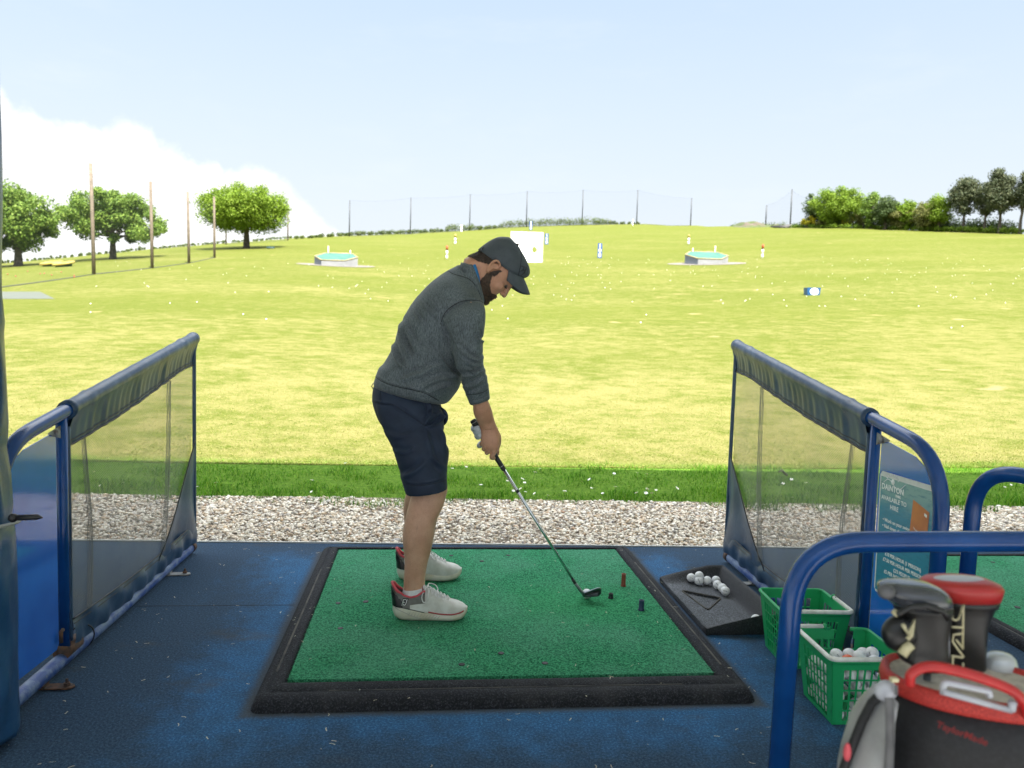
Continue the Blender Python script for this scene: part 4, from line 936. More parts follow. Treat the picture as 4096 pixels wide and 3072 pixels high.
    for (sa, wa, ln) in ((1.02, .055, -.10), (.14, .035, .02)):
        mb = MB(); mb.grid(lambda u, v: P(sa+ln*(1-v)+wa*(u-.5)*(1-.4*v)+.02*math.sin(v*4), zb(sa)-.0+(zt(sa)-.012-drop(sa)-zb(sa))*v, .012+.014*math.sin(math.pi*u)), 4, 20); mb.build('net_fold', m_dnet, root)
    # lower strip with the end gusset
    mb = MB(); mb.grid(lambda u, v: P(.03+1.37*u, .045+(zb(.03+1.37*u)-.045)*v, .012+.010*math.sin(v*3.1)+.004*math.sin(u*40+v*3)+.003*math.sin(u*71)), 110, 8); mb.build('lower_strip', m_pvc, root)
    mb = MB(); mb.tube([P(.03+1.37*u, zb(.03+1.37*u), .0165) for u in np.linspace(0, 1, 60)], .003, 6); mb.tube([P(.03+1.37*u, zb(.03+1.37*u)-.018, .019) for u in np.linspace(0, 1, 60)], .0016, 5); mb.build('hem', m_blkp, root)
    def gus(u, v):
        z = .12+(.60-.12)*v; s1 = 1.395+.012*(1-v); s0 = 1.395-.53*(1-v)**1.12-.012; return P(s0+(s1-s0)*u, z, .014+.010*math.sin(u*9+v*5)*(1-v))
    mb = MB(); mb.grid(gus, 20, 26); mb.build('gusset', m_pvc, root)
    mb = MB(); mb.tube([gus(0, v)+np.array([side*.004, 0, 0]) for v in np.linspace(0, 1, 26)], .003, 6); mb.build('gusset_hem', m_blkp, root); mb = MB()
    mb.tube([P(1.40, z, .008) for z in np.linspace(.08, zt(1.4)-.02, 20)], .010, 6); mb.build('end_hem', m_pvc, root); mb = MB(); mb.tube([P(.035, z, .006) for z in np.linspace(.07, zt(0)-.05, 20)], .0075, 6); mb.build('end_hem', m_pvc, root)
    # floor brackets
    for s, rm in ((-.165, m_rust), (1.02, m_plate)):
        br = MB(); c = P(s, .003); f = lambda u, v, t_: c+np.array([side*u, v, t_]); w_ = .020
        poly = [(-.01, -w_), (.085, -w_), (.10, -w_*.7), (.108, 0), (.10, w_*.7), (.085, w_), (-.01, w_)]
        br.prism(poly, f, 0, .005); br.add([f(.012, -w_, .0055), f(.012, w_, .0055), f(.012, w_, .05), f(.012, -w_, .05), f(.017, -w_, .0055), f(.017, w_, .0055), f(.017, w_, .05), f(.017, -w_, .05)], [(0, 1, 2, 3), (7, 6, 5, 4), (3, 2, 6, 7), (0, 3, 7, 4), (1, 5, 6, 2)])
        bo = br.build('foot_bracket', rm, root, False)
        mb = MB(); mb.lathe([(.011, .0055), (.011, .013), (.0055, .0135), (.005, .026), (.003, .027)], f(.082, 0, .003), 6); mb.build('bolt', m_rust, bo, False)
    # cable tie round the lower rail
    mb = MB(); c = P(.135, .058); mb.tube([c+np.array([math.cos(a)*.034, .02*math.cos(a), math.sin(a)*.045]) for a in np.linspace(0, 2*math.pi, 25)], .0028, 6, False); mb.build('cable_tie', m_blkp, root)
    return root
divider(-1.5585, .028, .2, .0, 1, 'blue tube bay divider with bare blue panel on the left of the golfer', m_sheet)
divider(1.313, .018, .022, .045, -1, 'blue tube bay divider carrying the hire notice', m_sheet)
# hire notice
o0 = on(3525, 1882, 'x', 1.302); sg = empty('notice_board', (1.302, o0[1]-.16, o0[2]-.2), 'teal hire notice with an orange device, hung on the right divider', 'sign')
su, sv = nrm((.0, -1, .018)), nrm((0, -.018, -1)); SW, SH = .318, .43
T0 = o0.copy(); sw = np.array([-1., 0, 0])
Q = lambda u, v, d=0: T0+su*u*SW+sv*v*SH+sw*d
mb = MB(); mb.prism([(0, .03), (.03, 0), (.97, 0), (1, .03), (1, .97), (.97, 1), (.03, 1), (0, .97)], lambda u, v, t_: Q(u, v, t_), -.002, .002); mb.build('backing', mat('laminate white', (.72, .74, .74), (.62, .66, .66), 30, .3), sg, False)
m, t, b = newmat('notice print'); v = t.coord('Object'); sp = t.new('ShaderNodeSeparateXYZ'); t.lk(v, sp.inputs[0])
n1 = t.noise(22, t.coord('Object', (1, .5, 2.2)), 5, .65); hh_ = t.math('ADD', sp.outputs[2], t.math('MULTIPLY', t.math('SUBTRACT', n1, .5), .12))
c = t.mix(t.mapr(hh_, .06, .16), (.03, .24, .38), (.24, .42, .43)); c = t.mix(t.mapr(t.noise(40, t.coord('Object', (1, .4, 2)), 4, .7), .5, .62, 0, .5), c, (.03, .17, .25)); c = t.mix(t.mapr(t.noise(300, v, 2), .68, .75, 0, .6), c, (.02, .05, .07))
t.lk(c, b.inputs['Base Color']); b.inputs['Roughness'].default_value = .25; m_print = m
mb = MB(); mb.prism([(.025, .04), (.965, .04), (.965, .98), (.025, .98)], lambda u, v, t_: Q(u, v, t_), .0023, .003); mb.build('print', m_print, sg, False)
m_let = mat('notice lettering', (.85, .88, .88), rough=.4); mb = MB(); tx = lambda s, u, v, sz, al='CENTER', bo=.0004, sp_=1.0: put_text(mb, s, sz*SH, Q(u, v, .0034), su, -sv, .0002, al, bo, sp_, w=sw)
tx('DAINTON', .25, .12, .066, bo=.0005); tx('PARK', .36, .165, .028); tx('AVAILABLE TO', .285, .208, .050, bo=.0003, sp_=1.04); tx('HIRE', .30, .268, .052, bo=.0003, sp_=1.08)
tx('• Work on your swing', .10, .385, .040, 'LEFT', .0003); tx('• Nail down distances', .10, .435, .040, 'LEFT', .0003)
for s, v_ in (('£10 PER HOUR (1 PERSON)', .655), ('£7.50 PER HOUR PER PERSON', .705), ('(2/3 PEOPLE)', .755), ('£5 PER HOUR PER PERSON', .80), ('(4 OR MORE PEOPLE)', .85)): tx(s, .5, v_, .040, bo=.0003)
tx('Phone', .27, .90, .038, 'RIGHT', .0002); tx('01803', .25, .945, .036, 'RIGHT', .0002)
mb.build('lettering', m_let, sg, False)
mb = MB(); mb.tube([Q(.08+.40*u, .085-.032*math.sin(u*7)-.01*u, .0036) for u in np.linspace(0, 1, 24)], .0011, 5)
for k in range(8): a = R_(150-17*k); mb.tube([Q(.25+.11*math.cos(a), .078-.062*math.sin(a), .0036), Q(.25+.135*math.cos(a), .078-.08*math.sin(a), .0036)], .0013, 5)
mb.prism([(.25+.032*math.cos(a), .062-.024*math.sin(a)) for a in np.linspace(0, 6.283, 13)[:-1]], lambda u, v, t_: Q(u, v, t_), .0032, .0036); mb.build('emblem', m_let, sg)
mb = MB(); mb.prism([(.63, .145), (.90, .20), (.885, .45), (.60, .39)], lambda u, v, t_: Q(u, v, t_), .0032, .0044); dv = mb.build('device_picture', mat('orange picture', (.62, .22, .07), (.45, .13, .06), 8, .3), sg, False)
mb = MB(); put_text(mb, 'TRACKMAN', .017*SH*1.3, Q(.735, .375, .0048), nrm(su+sv*.31), -sv, .0001, w=sw); mb.prism([(.83, .215), (.87, .224), (.868, .246), (.828, .236)], lambda u, v, t_: Q(u, v, t_), .0046, .0049); mb.build('device_mark', m_let, dv, False)
for (u, v_) in ((1.03, .06), (1.04, .47)):
    mb = MB(); c = Q(u, v_, .004); mb.ball(c, (.006, .009, .009), 10, 6); mb.build('fixing_screw', m_plate, sg)

# ================================================================ guard rails
def rail(pts, r, lab, rad=.024):
    mb = MB(); mb.tube(fillet(pts, r, 10), rad, 20); return tag(mb.build('guard_rail', m_tube), lab, 'guard rail', 'blue tubular guard rails')
rail([(.520, -1.0, 0), (.532, -1.0, .793), (1.9, -1.0, .80), (1.9, -1.0, 0)], .165, 'foreground blue tubular guard rail hoop in front of the ball baskets')
rail([(1.425, -.35, 0), (1.437, -.35, .853), (1.62, -.98, .853), (1.62, -.98, 0)], .15, 'second blue tubular guard rail rising behind the hire notice divider')

# ================================================================ padded post at the left edge
edge = [(0, 700), (1, 1000), (2, 1180), (13, 1290), (8, 1340), (12, 1420), (20, 1600), (26, 1700), (24, 1775), (20, 1800), (40, 1900), (48, 2040), (40, 2085), (54, 2140), (62, 2300), (66, 2500), (70, 2700), (72, 2800)]
ys = -.33; xc = -1.69; E_ = [on(x, y, 'y', ys) for x, y in edge]; E_ = [(e[2], e[0]) for e in E_][::-1]
ez = np.array([e[0] for e in E_]); ex = np.array([e[1] for e in E_])
pp = empty('padded_post', (xc, ys, 0), 'roof post wrapped in creased blue PVC at the left edge of the view', 'padded post')
mb = MB(); rs = []
for z in np.concatenate([np.linspace(.055, 1.5, 90), np.linspace(1.55, 3.35, 30)]):
    r0 = (float(np.interp(z, ez, ex))-xc)/1.06; pin = math.exp(-((z-.655)/.03)**2)+math.exp(-((z-1.22)/.03)**2)*.6
    rs.append([(xc+math.cos(a)*(r0+(.016*math.sin(a*5+z*7+2*math.sin(z*6))+.012*math.sin(a*9-z*11+math.sin(z*17))+.007*math.sin(a*15+z*23))*(1-max(0, math.cos(a-.5))**3*.97)*(1-.4*pin)), ys+math.sin(a)*(r0*.85+.010*math.sin(a*6+z*11)), z-.05*(.5-.5*math.sin(a))*(z < .1)) for a in np.linspace(0, 2*math.pi, 49)[:-1]])
mb.rings(rs); mb.build('wrapping', m_wrap, pp)
r1 = float(np.interp(.655, ez, ex))-xc+.006; mb = MB(); mb.tube([(xc+math.cos(a)*r1, ys+math.sin(a)*r1*.9, .655-.05*math.sin(a)*.4) for a in np.linspace(0, 2*math.pi, 40)], .005, 6, False); mb.build('cord', mat('grey cord', (.35, .36, .34)), pp)
a_, b_ = on(52, 2072, 'y', -.36), on(150, 2068, 'y', -.36); c_ = on(172, 2071, 'y', -.36); mb = MB(); mb.tube([a_, b_, c_], [.0085, .0085, .001], 6); mb.ball(a_, .013, 10, 6); mb.build('cable_tie', m_blkp, pp)

# ================================================================ baskets
m, t, b = newmat('green basket plastic'); b.inputs['Base Color'].default_value = (.022, .43, .15, 1); b.inputs['Roughness'].default_value = .35; b.inputs['Subsurface Weight'].default_value = 0
tl_ = t.new('ShaderNodeBsdfTranslucent'); tl_.inputs[0].default_value = (.03, .5, .2, 1); mx = t.new('ShaderNodeMixShader'); mx.inputs[0].default_value = .22
t.lk(b.outputs[0], mx.inputs[1]); t.lk(tl_.outputs[0], mx.inputs[2]); t.lk(mx.outputs[0], t.n['Material Output'].inputs[0]); m_bask = m
m_hand = mat('off white handle', (.78, .79, .74), (.66, .66, .6), 30, .5)
def basket(c, rz, lab, W=.25, D=.262, H=.222, tp=.80, broken=False, hand=((1, -1),)):
    root = empty('ball_basket', (c[0], c[1], .001), lab, 'basket', 'green wire-sided ball baskets', rz); root['_local'] = 1
    mb = MB(); th = .0022
    def wall(ax, sg_, ncol, nrow, skip=None):
        # local frame of a wall: across a in [-1,1], up v in [0,1]
        def pt(a, v, off):
            k = tp+(1-tp)*v; rx, ry = (W/2)*k, (D/2)*k; z = H*v
            if ax == 'y': return (a*rx, sg_*(ry-off), z)
            return (sg_*(rx-off), a*ry, z)
        def cell(a0, a1, v0, v1):
            P = [pt(a, v, o) for o in (0, th) for a, v in ((a0, v0), (a1, v0), (a1, v1), (a0, v1))]
            mb.add(P, [(0, 1, 2, 3), (7, 6, 5, 4), (0, 4, 5, 1), (1, 5, 6, 2), (2, 6, 7, 3), (3, 7, 4, 0)])
        A0, A1, v0, v1 = -.70, .70, .06, .86; n = ncol; pitch = (A1-A0)/n; bar = pitch*.27
        if skip is None:
            cell(-1, A0, 0, 1); cell(A1, 1, 0, 1); cell(A0, A1, 0, v0); cell(A0, A1, v1, 1)
            for k in range(n+1): x = A0+pitch*k; cell(max(A0, x-bar/2), min(A1, x+bar/2), v0, v1)
            hp = (v1-v0)/nrow
            for k in range(1, nrow): cell(A0, A1, v0+hp*k-.012, v0+hp*k+.012)
        else:
            s0, s1 = skip
            cell(-1, A0, 0, 1); cell(A1, 1, 0, 1); cell(A0, A1, 0, v0)
            for a, b2 in ((A0, s0), (s1, A1)): 
                if b2 > a: cell(a, b2, v1, 1)
            hp = (v1-v0)/nrow
            for k in range(n+1):
                x = A0+pitch*k; top = v1 if not s0 < x < s1 else .42+.06*math.sin(k*3); cell(max(A0, x-bar/2), min(A1, x+bar/2), v0, top)
            for k in range(1, nrow):
                vv_ = v0+hp*k
                for a, b2 in ((A0, s0 if vv_ > .42 else s1), (s1, A1)): cell(a, b2, vv_-.012, vv_+.012)
    wall('y', -1, 7, 5); wall('y', 1, 7, 5, (.05, .62) if broken else None); wall('x', -1, 7, 5); wall('x', 1, 7, 5)
    k = tp; mb.box((-W/2*k, -D/2*k, 0), (W/2*k, D/2*k, .003))
    mb.build('basket_body', m_bask, root, False)
    def rimpath(g, z):
        rx, ry = W/2+g, D/2+g; q = .022; out = []
        for (x, y, s0) in ((rx-q, ry-q, 0), (-rx+q, ry-q, 90), (-rx+q, -ry+q, 180), (rx-q, -ry+q, 270)):
            for j in range(6): a = R_(s0+18*j); out.append(np.array([x+q*math.cos(a), y+q*math.sin(a), z]))
        return out
    rp = rimpath(.004, H); 
    def seg(mb_, path, r, squash=1): mb_.tube(path, r, 10)
    mb = MB()
    if broken:
        pth_ = rp[5:]+[rp[0]]; gp0 = np.array([W*.5*-.06, D/2+.004, H]); gp1 = np.array([W*.5*.55, D/2+.004, H]); 
        pth_ = [gp0]+rp[6:]+rp[:6]+[gp1]; seg(mb, pth_, .0065)
    else: seg(mb, rp+[rp[0], rp[1]], .0065)
    mb.build('rim', m_bask, root)
    # folded-down handle lying on two sides of the rim
    P = rimpath(.007, H+.009); 
    path = hand(P, W, D, H) if callable(hand) else P
    mb = MB(); mb.tube(path, .0078, 10, True); mb.build('handle', m_hand, root)
    for q in (path[0], path[-1]):
        mb = MB(); mb.lathe([(.009, -.006), (.010, 0), (.009, .010), (.004, .014)], q-np.array([0, 0, .004]), 12); mb.build('hinge', m_bask, root)
    return root
bk1 = basket((1.128, -.222), R_(-2), 'front green ball basket heaped with white balls', broken=True, hand=lambda P, W, D, H: [np.array([-W*.10, D/2+.006, H+.009])]+P[6:12]+P[12:18]+[np.array([W*.16, -D/2-.006, H+.009])])
bk2 = basket((1.165, .19), R_(-4), 'empty green ball basket behind the full one', hand=lambda P, W, D, H: [np.array([-W*.3, -D/2-.006, H+.009])]+P[18:24]+[np.array([W/2+.006, D*.12, H+.009])])
# balls heaped in the front basket
cb = np.array([1.128, -.222]); got = []
TOP = [(697, 748, .212, ME_W), (800, 745, .210, ME_W), (880, 762, .214, None), (912, 738, .206, None), (985, 733, .216, ME_W), (1005, 802, .208, None), (1090, 815, .206, ME_S2), (678, 812, .196, None), (900, 812, .198, None), (790, 797, .203, 'o')]
for (x, y, z, mk) in TOP: got.append((on(3000+x/2.0182, 2250+y/2.0182, 'z', z), mk))
for L_ in range(6):
    z = .026+L_*.0335; k = .80+.2*min(1, z/.222); hx, hy = .125*k-.027, .131*k-.027
    nx, ny = int(2*hx/.0440)+1, int(2*hy/.0440)+1
    for i_ in range(nx):
        for j_ in range(ny):
            x = -hx+2*hx*(i_/(max(1, nx-1))); y = -hy+2*hy*(j_/(max(1, ny-1)))
            if L_ % 2: x += .010; y -= .008
            x = max(-hx, min(hx, x+random.uniform(-.003, .003))); y = max(-hy, min(hy, y+random.uniform(-.003, .003)))
            if L_ == 5 or (L_ == 4 and y > .04): continue
            if 0 < i_ < nx-1 and 0 < j_ < ny-1 and L_ < 3: continue
            p = np.array([cb[0]+x, cb[1]+y, z+random.uniform(-.003, .003)])
            if min(np.linalg.norm(p-g[0]) for g in got) < .036: continue
            got.append((p, [ME_W, ME_S2, ME_S1, None, None][random.randrange(5)]))
for p, mk in got:
    if isinstance(mk, str): place_ball(p, 'single orange ball among the white balls in the front basket', 'balls in the front basket', None, orange=True); continue
    o = place_ball(p, 'white ball in the heap inside the front green basket', 'balls in the front basket', mk)
    if mk is not None and random.random() < .7: o.rotation_euler = face_cam(p, random.uniform(0, 6), random.uniform(-1.5, 1.5), random.uniform(-.8, .8))

# straw and grass clippings blown over the deck and mat
mb = MB()
for k in range(520):
    x, y = random.uniform(-1.6, 2.6), random.uniform(-1.3, 1.7)
    if y > EY(x)-.03: continue
    onm = -.75 < x < .75 and .01 < y < 1.54; z = .0325 if onm else (.039 if abs(x) < .86 and -.18 < y < 1.6 else .0016)
    if onm and random.random() < .5: continue
    if random.random() < .35 and y < 1.3: y += .35*random.random()
    if y > EY(x)-.03: continue
    l = random.uniform(.004, .022); a = random.uniform(0, 6.28); w2 = random.uniform(.0006, .0016); cv = random.uniform(-.5, .5)
    p = [np.array([x, y, z])]; 
    for q in range(3): p.append(p[-1]+np.array([math.cos(a+cv*q), math.sin(a+cv*q), 0])*l/3)
    for q in range(3):
        d = nrm(p[q+1]-p[q]); s = np.array([-d[1], d[0], 0])*w2; mb.add([p[q]-s, p[q+1]-s, p[q+1]+s, p[q]+s], [(0, 1, 2, 3)])
tag(mb.build('grass_clippings', mat('dry straw', (.55, .5, .36), (.4, .42, .33), 40, .8), None, False), 'dry grass clippings blown over the deck', kind='stuff')
for (px, py, lab) in ((2108, 1893, None),):
    pass
mb = MB(); p = on(3132, 1905, 'z', -.04); mb.grid(lambda u, v: p+np.array([(u-.5)*.09, (v-.5)*.05*math.sin(math.pi*u), .03+.02*math.sin(u*5)+.012*math.sin(v*4)]), 8, 4); tag(mb.build('dead_leaf', mat('dead leaf', (.06, .035, .02))), 'dark dead leaf lying at the shadow line on the grass', 'leaf')
# ================================================================ golf bag and its clubs
def BZ(x, y, yy=-1.53): return on(3000+x/2.0182, 2250+y/2.0182, 'y', yy)
m_bblk = mat('bag black fabric', (.006, .006, .0075), (.013, .013, .016), 120, .65, bump=.4, bsc=500, bd=.001, lo=.4, hi=.7)
m, t, b = newmat('bag red weave'); v = t.coord('Object'); n = t.noise(420, v, 2, .7); t.lk(t.mix(t.mapr(n, .35, .7), (.30, .012, .010), (.62, .05, .035)), b.inputs['Base Color']); b.inputs['Roughness'].default_value = .6; t.lk(t.bump(n, .5, .002), b.inputs['Normal']); m_bred = m
m_redp = mat('red handle', (.48, .02, .02), (.40, .015, .015), 20, .35); m_fur = mat('grey beige lining', (.48, .44, .36), (.34, .31, .26), 60, .9)
m_silv = mat('silver grey fabric', (.34, .34, .345), (.24, .24, .245), 12, .45); m_strap = mat('dark strap', (.06, .06, .065), (.10, .10, .105), 20, .5); m_wpl = mat('white plastic', (.42, .43, .47), rough=.3)
m_gold = mat('pale gold trim', (.55, .50, .30), rough=.4)
C0 = BZ(1800, 1010); bx_dir = nrm((1, -.50, 0)); by_dir = np.array([-bx_dir[1], bx_dir[0], 0]); C0 = C0+by_dir*.02
bag = empty('golf_bag', (C0[0], C0[1], 0), 'black golf bag with red cuff and red handle in the foreground corner', 'golf bag')
def bring(z, ka, kb, n=40, e=2.3, off=(0, 0)):
    out = []
    for q in range(n):
        a = 2*math.pi*q/n; c, s = math.cos(a), math.sin(a); f = (abs(c)**e+abs(s)**e)**(-1/e)
        tiltz = .0
        out.append(C0*np.array([1, 1, 0])+bx_dir*(f*c*ka+off[0])+by_dir*(f*s*kb+off[1])+U3*(z+tiltz))
    return out
ZR = C0[2]+.010; KA, KB = .128, .088
mb = MB(); mb.rings([bring(z, KA*k, KB*k) for z, k in ((.004, .86), (.03, .92), (.2, .98), (.42, 1.03), (ZR-.10, 1.03), (ZR-.028, 1.0))], True); mb.build('bag_body', m_bblk, bag)
mb = MB(); mb.rings([bring(ZR+dz, KA+g, KB+g) for dz, g in ((-.030, .000), (-.027, .005), (-.020, .007), (-.010, .006), (-.003, .004), (.0, -.002), (-.006, -.008), (-.03, -.012))], False); mb.build('red_cuff', m_bred, bag)
mb = MB(); mb.rings([bring(ZR-.008-.006*(1-k), (KA-.008)*k, (KB-.008)*k) for k in (1, .6, .2, .01)], False); mb.build('divider_top', m_fur, bag)
hp = smooth_path([BZ(1290, 985, -1.60), BZ(1300, 905, -1.605), BZ(1390, 850, -1.61), BZ(1520, 845, -1.615), BZ(1780, 905, -1.625), BZ(2010, 985, -1.63), BZ(2140, 1050, -1.635), BZ(2205, 1130, -1.635), BZ(2235, 1240, -1.62)], 6)
mb = MB(); mb.tube(hp, [.0070+.001*math.sin(math.pi*k/len(hp)) for k in range(len(hp))], 14); mb.build('handle', m_redp, bag)
mb = MB(); mb.tube(fillet([BZ(1560, 1060, -1.625), BZ(1560, 965, -1.625), BZ(1930, 1040, -1.63), BZ(1935, 1085, -1.63)], .012), .0048, 10); mb.tube([BZ(1560, 1045, -1.63), BZ(1830, 1120, -1.635), BZ(2110, 1195, -1.635)], .0044, 10); mb.tube([BZ(2110, 1195, -1.635), BZ(2118, 1120, -1.635)], .006, 10); mb.build('lift_bar', m_wpl, bag)
# side pocket in silver, strap, piping
mb = MB(); rs = []
for (xl, xr, y) in ((1075, 1120, 1060), (1010, 1120, 1110), (955, 1085, 1200), (900, 1068, 1320), (850, 1060, 1450), (800, 1045, 1580), (770, 1040, 1700), (740, 1100, 1900), (730, 1100, 2100)):
    a, b_ = BZ(xl, y, -1.55), BZ(xr, y, -1.55); c = (a+b_)/2; h = (b_-a)/2; rs.append([c+h*math.cos(q)+np.array([0, .055*math.sin(q)*(.5+.5*min(1, (y-1000)/300)), 0]) for q in np.linspace(0, 2*math.pi, 25)[:-1]])
mb.rings(rs); mb.build('side_pocket', m_silv, bag)
mb = MB(); mb.tube([BZ(x, y, -1.56) for x, y in ((1160, 1010), (1060, 1060), (985, 1130), (905, 1280), (850, 1420), (795, 1560), (750, 1680), (715, 1900))], .007, 8); mb.build('piping', m_bblk, bag)
mb = MB(); mb.grid(lambda u, v: (BZ(1085+75*u+8*math.sin(v*5), 1090+(2000-1090)*v, -1.612-.004*math.sin(u*3.1))), 4, 20); mb.grid(lambda u, v: BZ(1165+30*u, 990+80*v, -1.60), 2, 4); mb.build('carry_strap', m_strap, bag)
mb = MB(); mb.box(BZ(1135, 960, -1.60)-np.array([.0, .004, 0]), BZ(1190, 930, -1.60)+np.array([0, .004, 0])); mb.build('clip', m_gold, bag, False)
mb = MB(); mb.ball(BZ(1095, 1035, -1.585), (.018, .012, .016), 12, 8); mb.build('strap_buckle', m_wpl, bag)
mb = MB(); mb.ball(BZ(785, 1530, -1.565), (.006, .006, .015), 10, 6); mb.build('zip_pull', mat('pink red tag', (.6, .08, .10)), bag)
mb = MB(); ol = BZ(1500, 1300, -1.662); ur = nrm(BZ(1850, 1430, -1.69)-ol); ul = nrm(np.cross(ur, np.cross(U3, ur)))
V, Fc = text_mesh('TaylorMade', .0135, .0002, 'LEFT', .0003)
def onbag(p):
    # wrap on the bag's front: find the surface along the view ray
    return p
mb.add([ol+ur*(p[0]+.25*p[1])*.98+U3*p[1]+np.array([0, -.002, 0]) for p in V], Fc); mb.build('script_logo', mat('dark red print', (.30, .02, .02)), bag, False)
# clubs in the bag
def covered(name, rows, topm, lowm, split, dk, lab, yy, parts):
    base = BZ(rows[-1][1], rows[-1][0], yy); root = empty('golf_club', (base[0], base[1], ZR-.3), lab, 'golf club', 'golf clubs in the bag')
    def ring(r):
        y, xl, xr = r[0], r[1], r[2]; a, b_ = BZ(xl, y, yy), BZ(xr, y, yy); c = (a+b_)/2; h = (b_-a)/2; w_ = np.linalg.norm(h)*dk
        return [c+h*math.copysign(abs(math.cos(q))**.8, math.cos(q))+np.array([0, w_*math.copysign(abs(math.sin(q))**.8, math.sin(q)), 0]) for q in np.linspace(0, 2*math.pi, 33)[:-1]]
    mb = MB(); mb.rings([ring(r) for r in rows if r[0] <= split]); mb.build('cover_top', topm, root)
    mb = MB(); mb.rings([ring((r[0], r[1]+(3 if r[0] == split else 0), r[2]-(3 if r[0] == split else 0))) for r in rows if r[0] >= split]); mb.build('head_cover', lowm, root)
    mb = MB(); e = BZ((rows[-1][1]+rows[-1][2])/2, rows[-1][0]-20, yy); mb.tube([e, e+np.array([.0, 0, -.25])], .006, 8); mb.build('shaft', m_steel, root)
    return root
m_cgrey = mat('cover grey vinyl', (.055, .06, .075), (.04, .045, .055), 8, .24, coat=.5); m_cblk = mat('cover black vinyl', (.005, .005, .006), (.010, .010, .010), 10, .38, bump=.15, bsc=40); m_cred = mat('cover red vinyl', (.42, .02, .018), (.33, .012, .012), 6, .4)
c1 = covered('a', [(152, 1180, 1330), (160, 1120, 1420), (185, 1068, 1500), (215, 1058, 1548), (250, 1075, 1578), (290, 1105, 1596), (330, 1150, 1606), (370, 1186, 1604), (430, 1205, 1594), (520, 1215, 1580), (620, 1240, 1572), (700, 1235, 1572), (760, 1215, 1578), (790, 1230, 1572), (820, 1290, 1560), (860, 1330, 1540)], m_cgrey, m_cblk, 330, .78, 'club in a grey topped black head cover leaning left in the bag', -1.50, None)
mb = MB(); f = lambda x, y: BZ(x, y, -1.50)-np.array([0, .056, 0]); mb.tube([BZ(x, y, -1.548) for x, y in ((1190, 420), (1290, 365), (1420, 350), (1560, 395), (1600, 460))], .0045, 8); mb.build('seam', m_cblk, c1)
mb = MB(); mb.ball(BZ(1210, 570, -1.51), (.030, .02, .030), 16, 10); mb.build('toggle', m_cblk, c1)
mb = MB(); mb.tube([BZ(x, y, -1.538) for x, y in ((1235, 500), (1275, 580), (1325, 470), (1300, 590), (1270, 620))], .0035, 6); mb.tube([BZ(x, y, -1.535) for x, y in ((1160, 395), (1190, 420))], .005, 6); mb.tube([BZ(x, y, -1.53) for x, y in ((1225, 745), (1265, 690), (1300, 660))], .008, 8); mb.build('trim', m_gold, c1)
mb = MB(); mb.ball(BZ(1100, 235, -1.53), (.014, .012, .012), 12, 8); mb.build('knob', m_strap, c1)
c2 = covered('b', [(128, 1480, 1850), (140, 1430, 1930), (165, 1405, 1990), (195, 1425, 2010), (235, 1470, 2004), (290, 1530, 1992), (330, 1575, 1985), (365, 1590, 1955), (430, 1598, 1928), (520, 1600, 1902), (700, 1605, 1890), (860, 1610, 1886), (960, 1620, 1880)], m_cred, m_cblk, 290, .62, 'club in a red topped black head cover with outlined letters, standing in the bag', -1.46, None)
mb = MB(); y0 = -1.46-.050
def L4(x, y): return BZ((3780+x/2.766-3000)*2.0182, (2150+y/2.766-2250)*2.0182, y0-.012)
for P in ([(75, 740), (80, 905), (115, 916), (150, 905), (202, 745), (195, 1235)], [(75, 990), (185, 995)], [(196, 1062), (95, 1075), (82, 1150), (205, 1320), (195, 1330), (75, 1310)], [(122, 1130), (188, 1215)], [(85, 1310), (85, 1450)], [(200, 1390), (200, 1480)]):
    mb.tube([L4(*p) for p in P], .0016, 6)
mb.build('outlined_lettering', m_gold, c2)
mb = MB(); a, b_ = BZ(1470, 128, -1.46), BZ(1890, 136, -1.46); c = (a+b_)/2; mb.ball(c, (np.linalg.norm(b_-a)/2*.97, .018, .004), 24, 8); mb.build('cover_crown', m_wpl, c2)
mb = MB(); mb.tube([BZ(x, y, y0-.004) for x, y in ((1600, 330), (1604, 500), (1600, 880))], .0022, 6); mb.tube([BZ(x, y, -1.47) for x, y in ((1885, 430), (1880, 600), (1872, 700))], .004, 6); mb.build('piping', m_wpl, c2)
dr = empty('golf_club', BZ(2010, 1000, -1.46), 'uncovered club with a pale grey head at the right of the bag', 'golf club', 'golf clubs in the bag')
mb = MB(); a, b_ = BZ(1882, 930, -1.46), BZ(2150, 930, -1.46); c = (a+b_)/2; hw = np.linalg.norm(b_-a)/2; rs = []
for (dz, k, sh_) in ((-.050, .55, .12), (-.042, .86, .05), (-.02, .98, 0), (.0, 1, 0), (.02, .95, -.02), (.034, .82, -.06), (.041, .6, -.1), (.043, .25, -.1)): rs.append([c+np.array([hw*(k*math.cos(q)+sh_), hw*.85*k*math.sin(q), dz]) for q in np.linspace(0, 2*math.pi, 29)[:-1]])
mb.rings(rs); mb.build('club_head', mat('pale head paint', (.55, .57, .58), (.42, .45, .46), 10, .2, metal=.2), dr)
mb = MB(); mb.tube([BZ(2215, 900, -1.46), BZ(2230, 1200, -1.46)], .009, 10); mb.build('shaft', m_steel, dr)
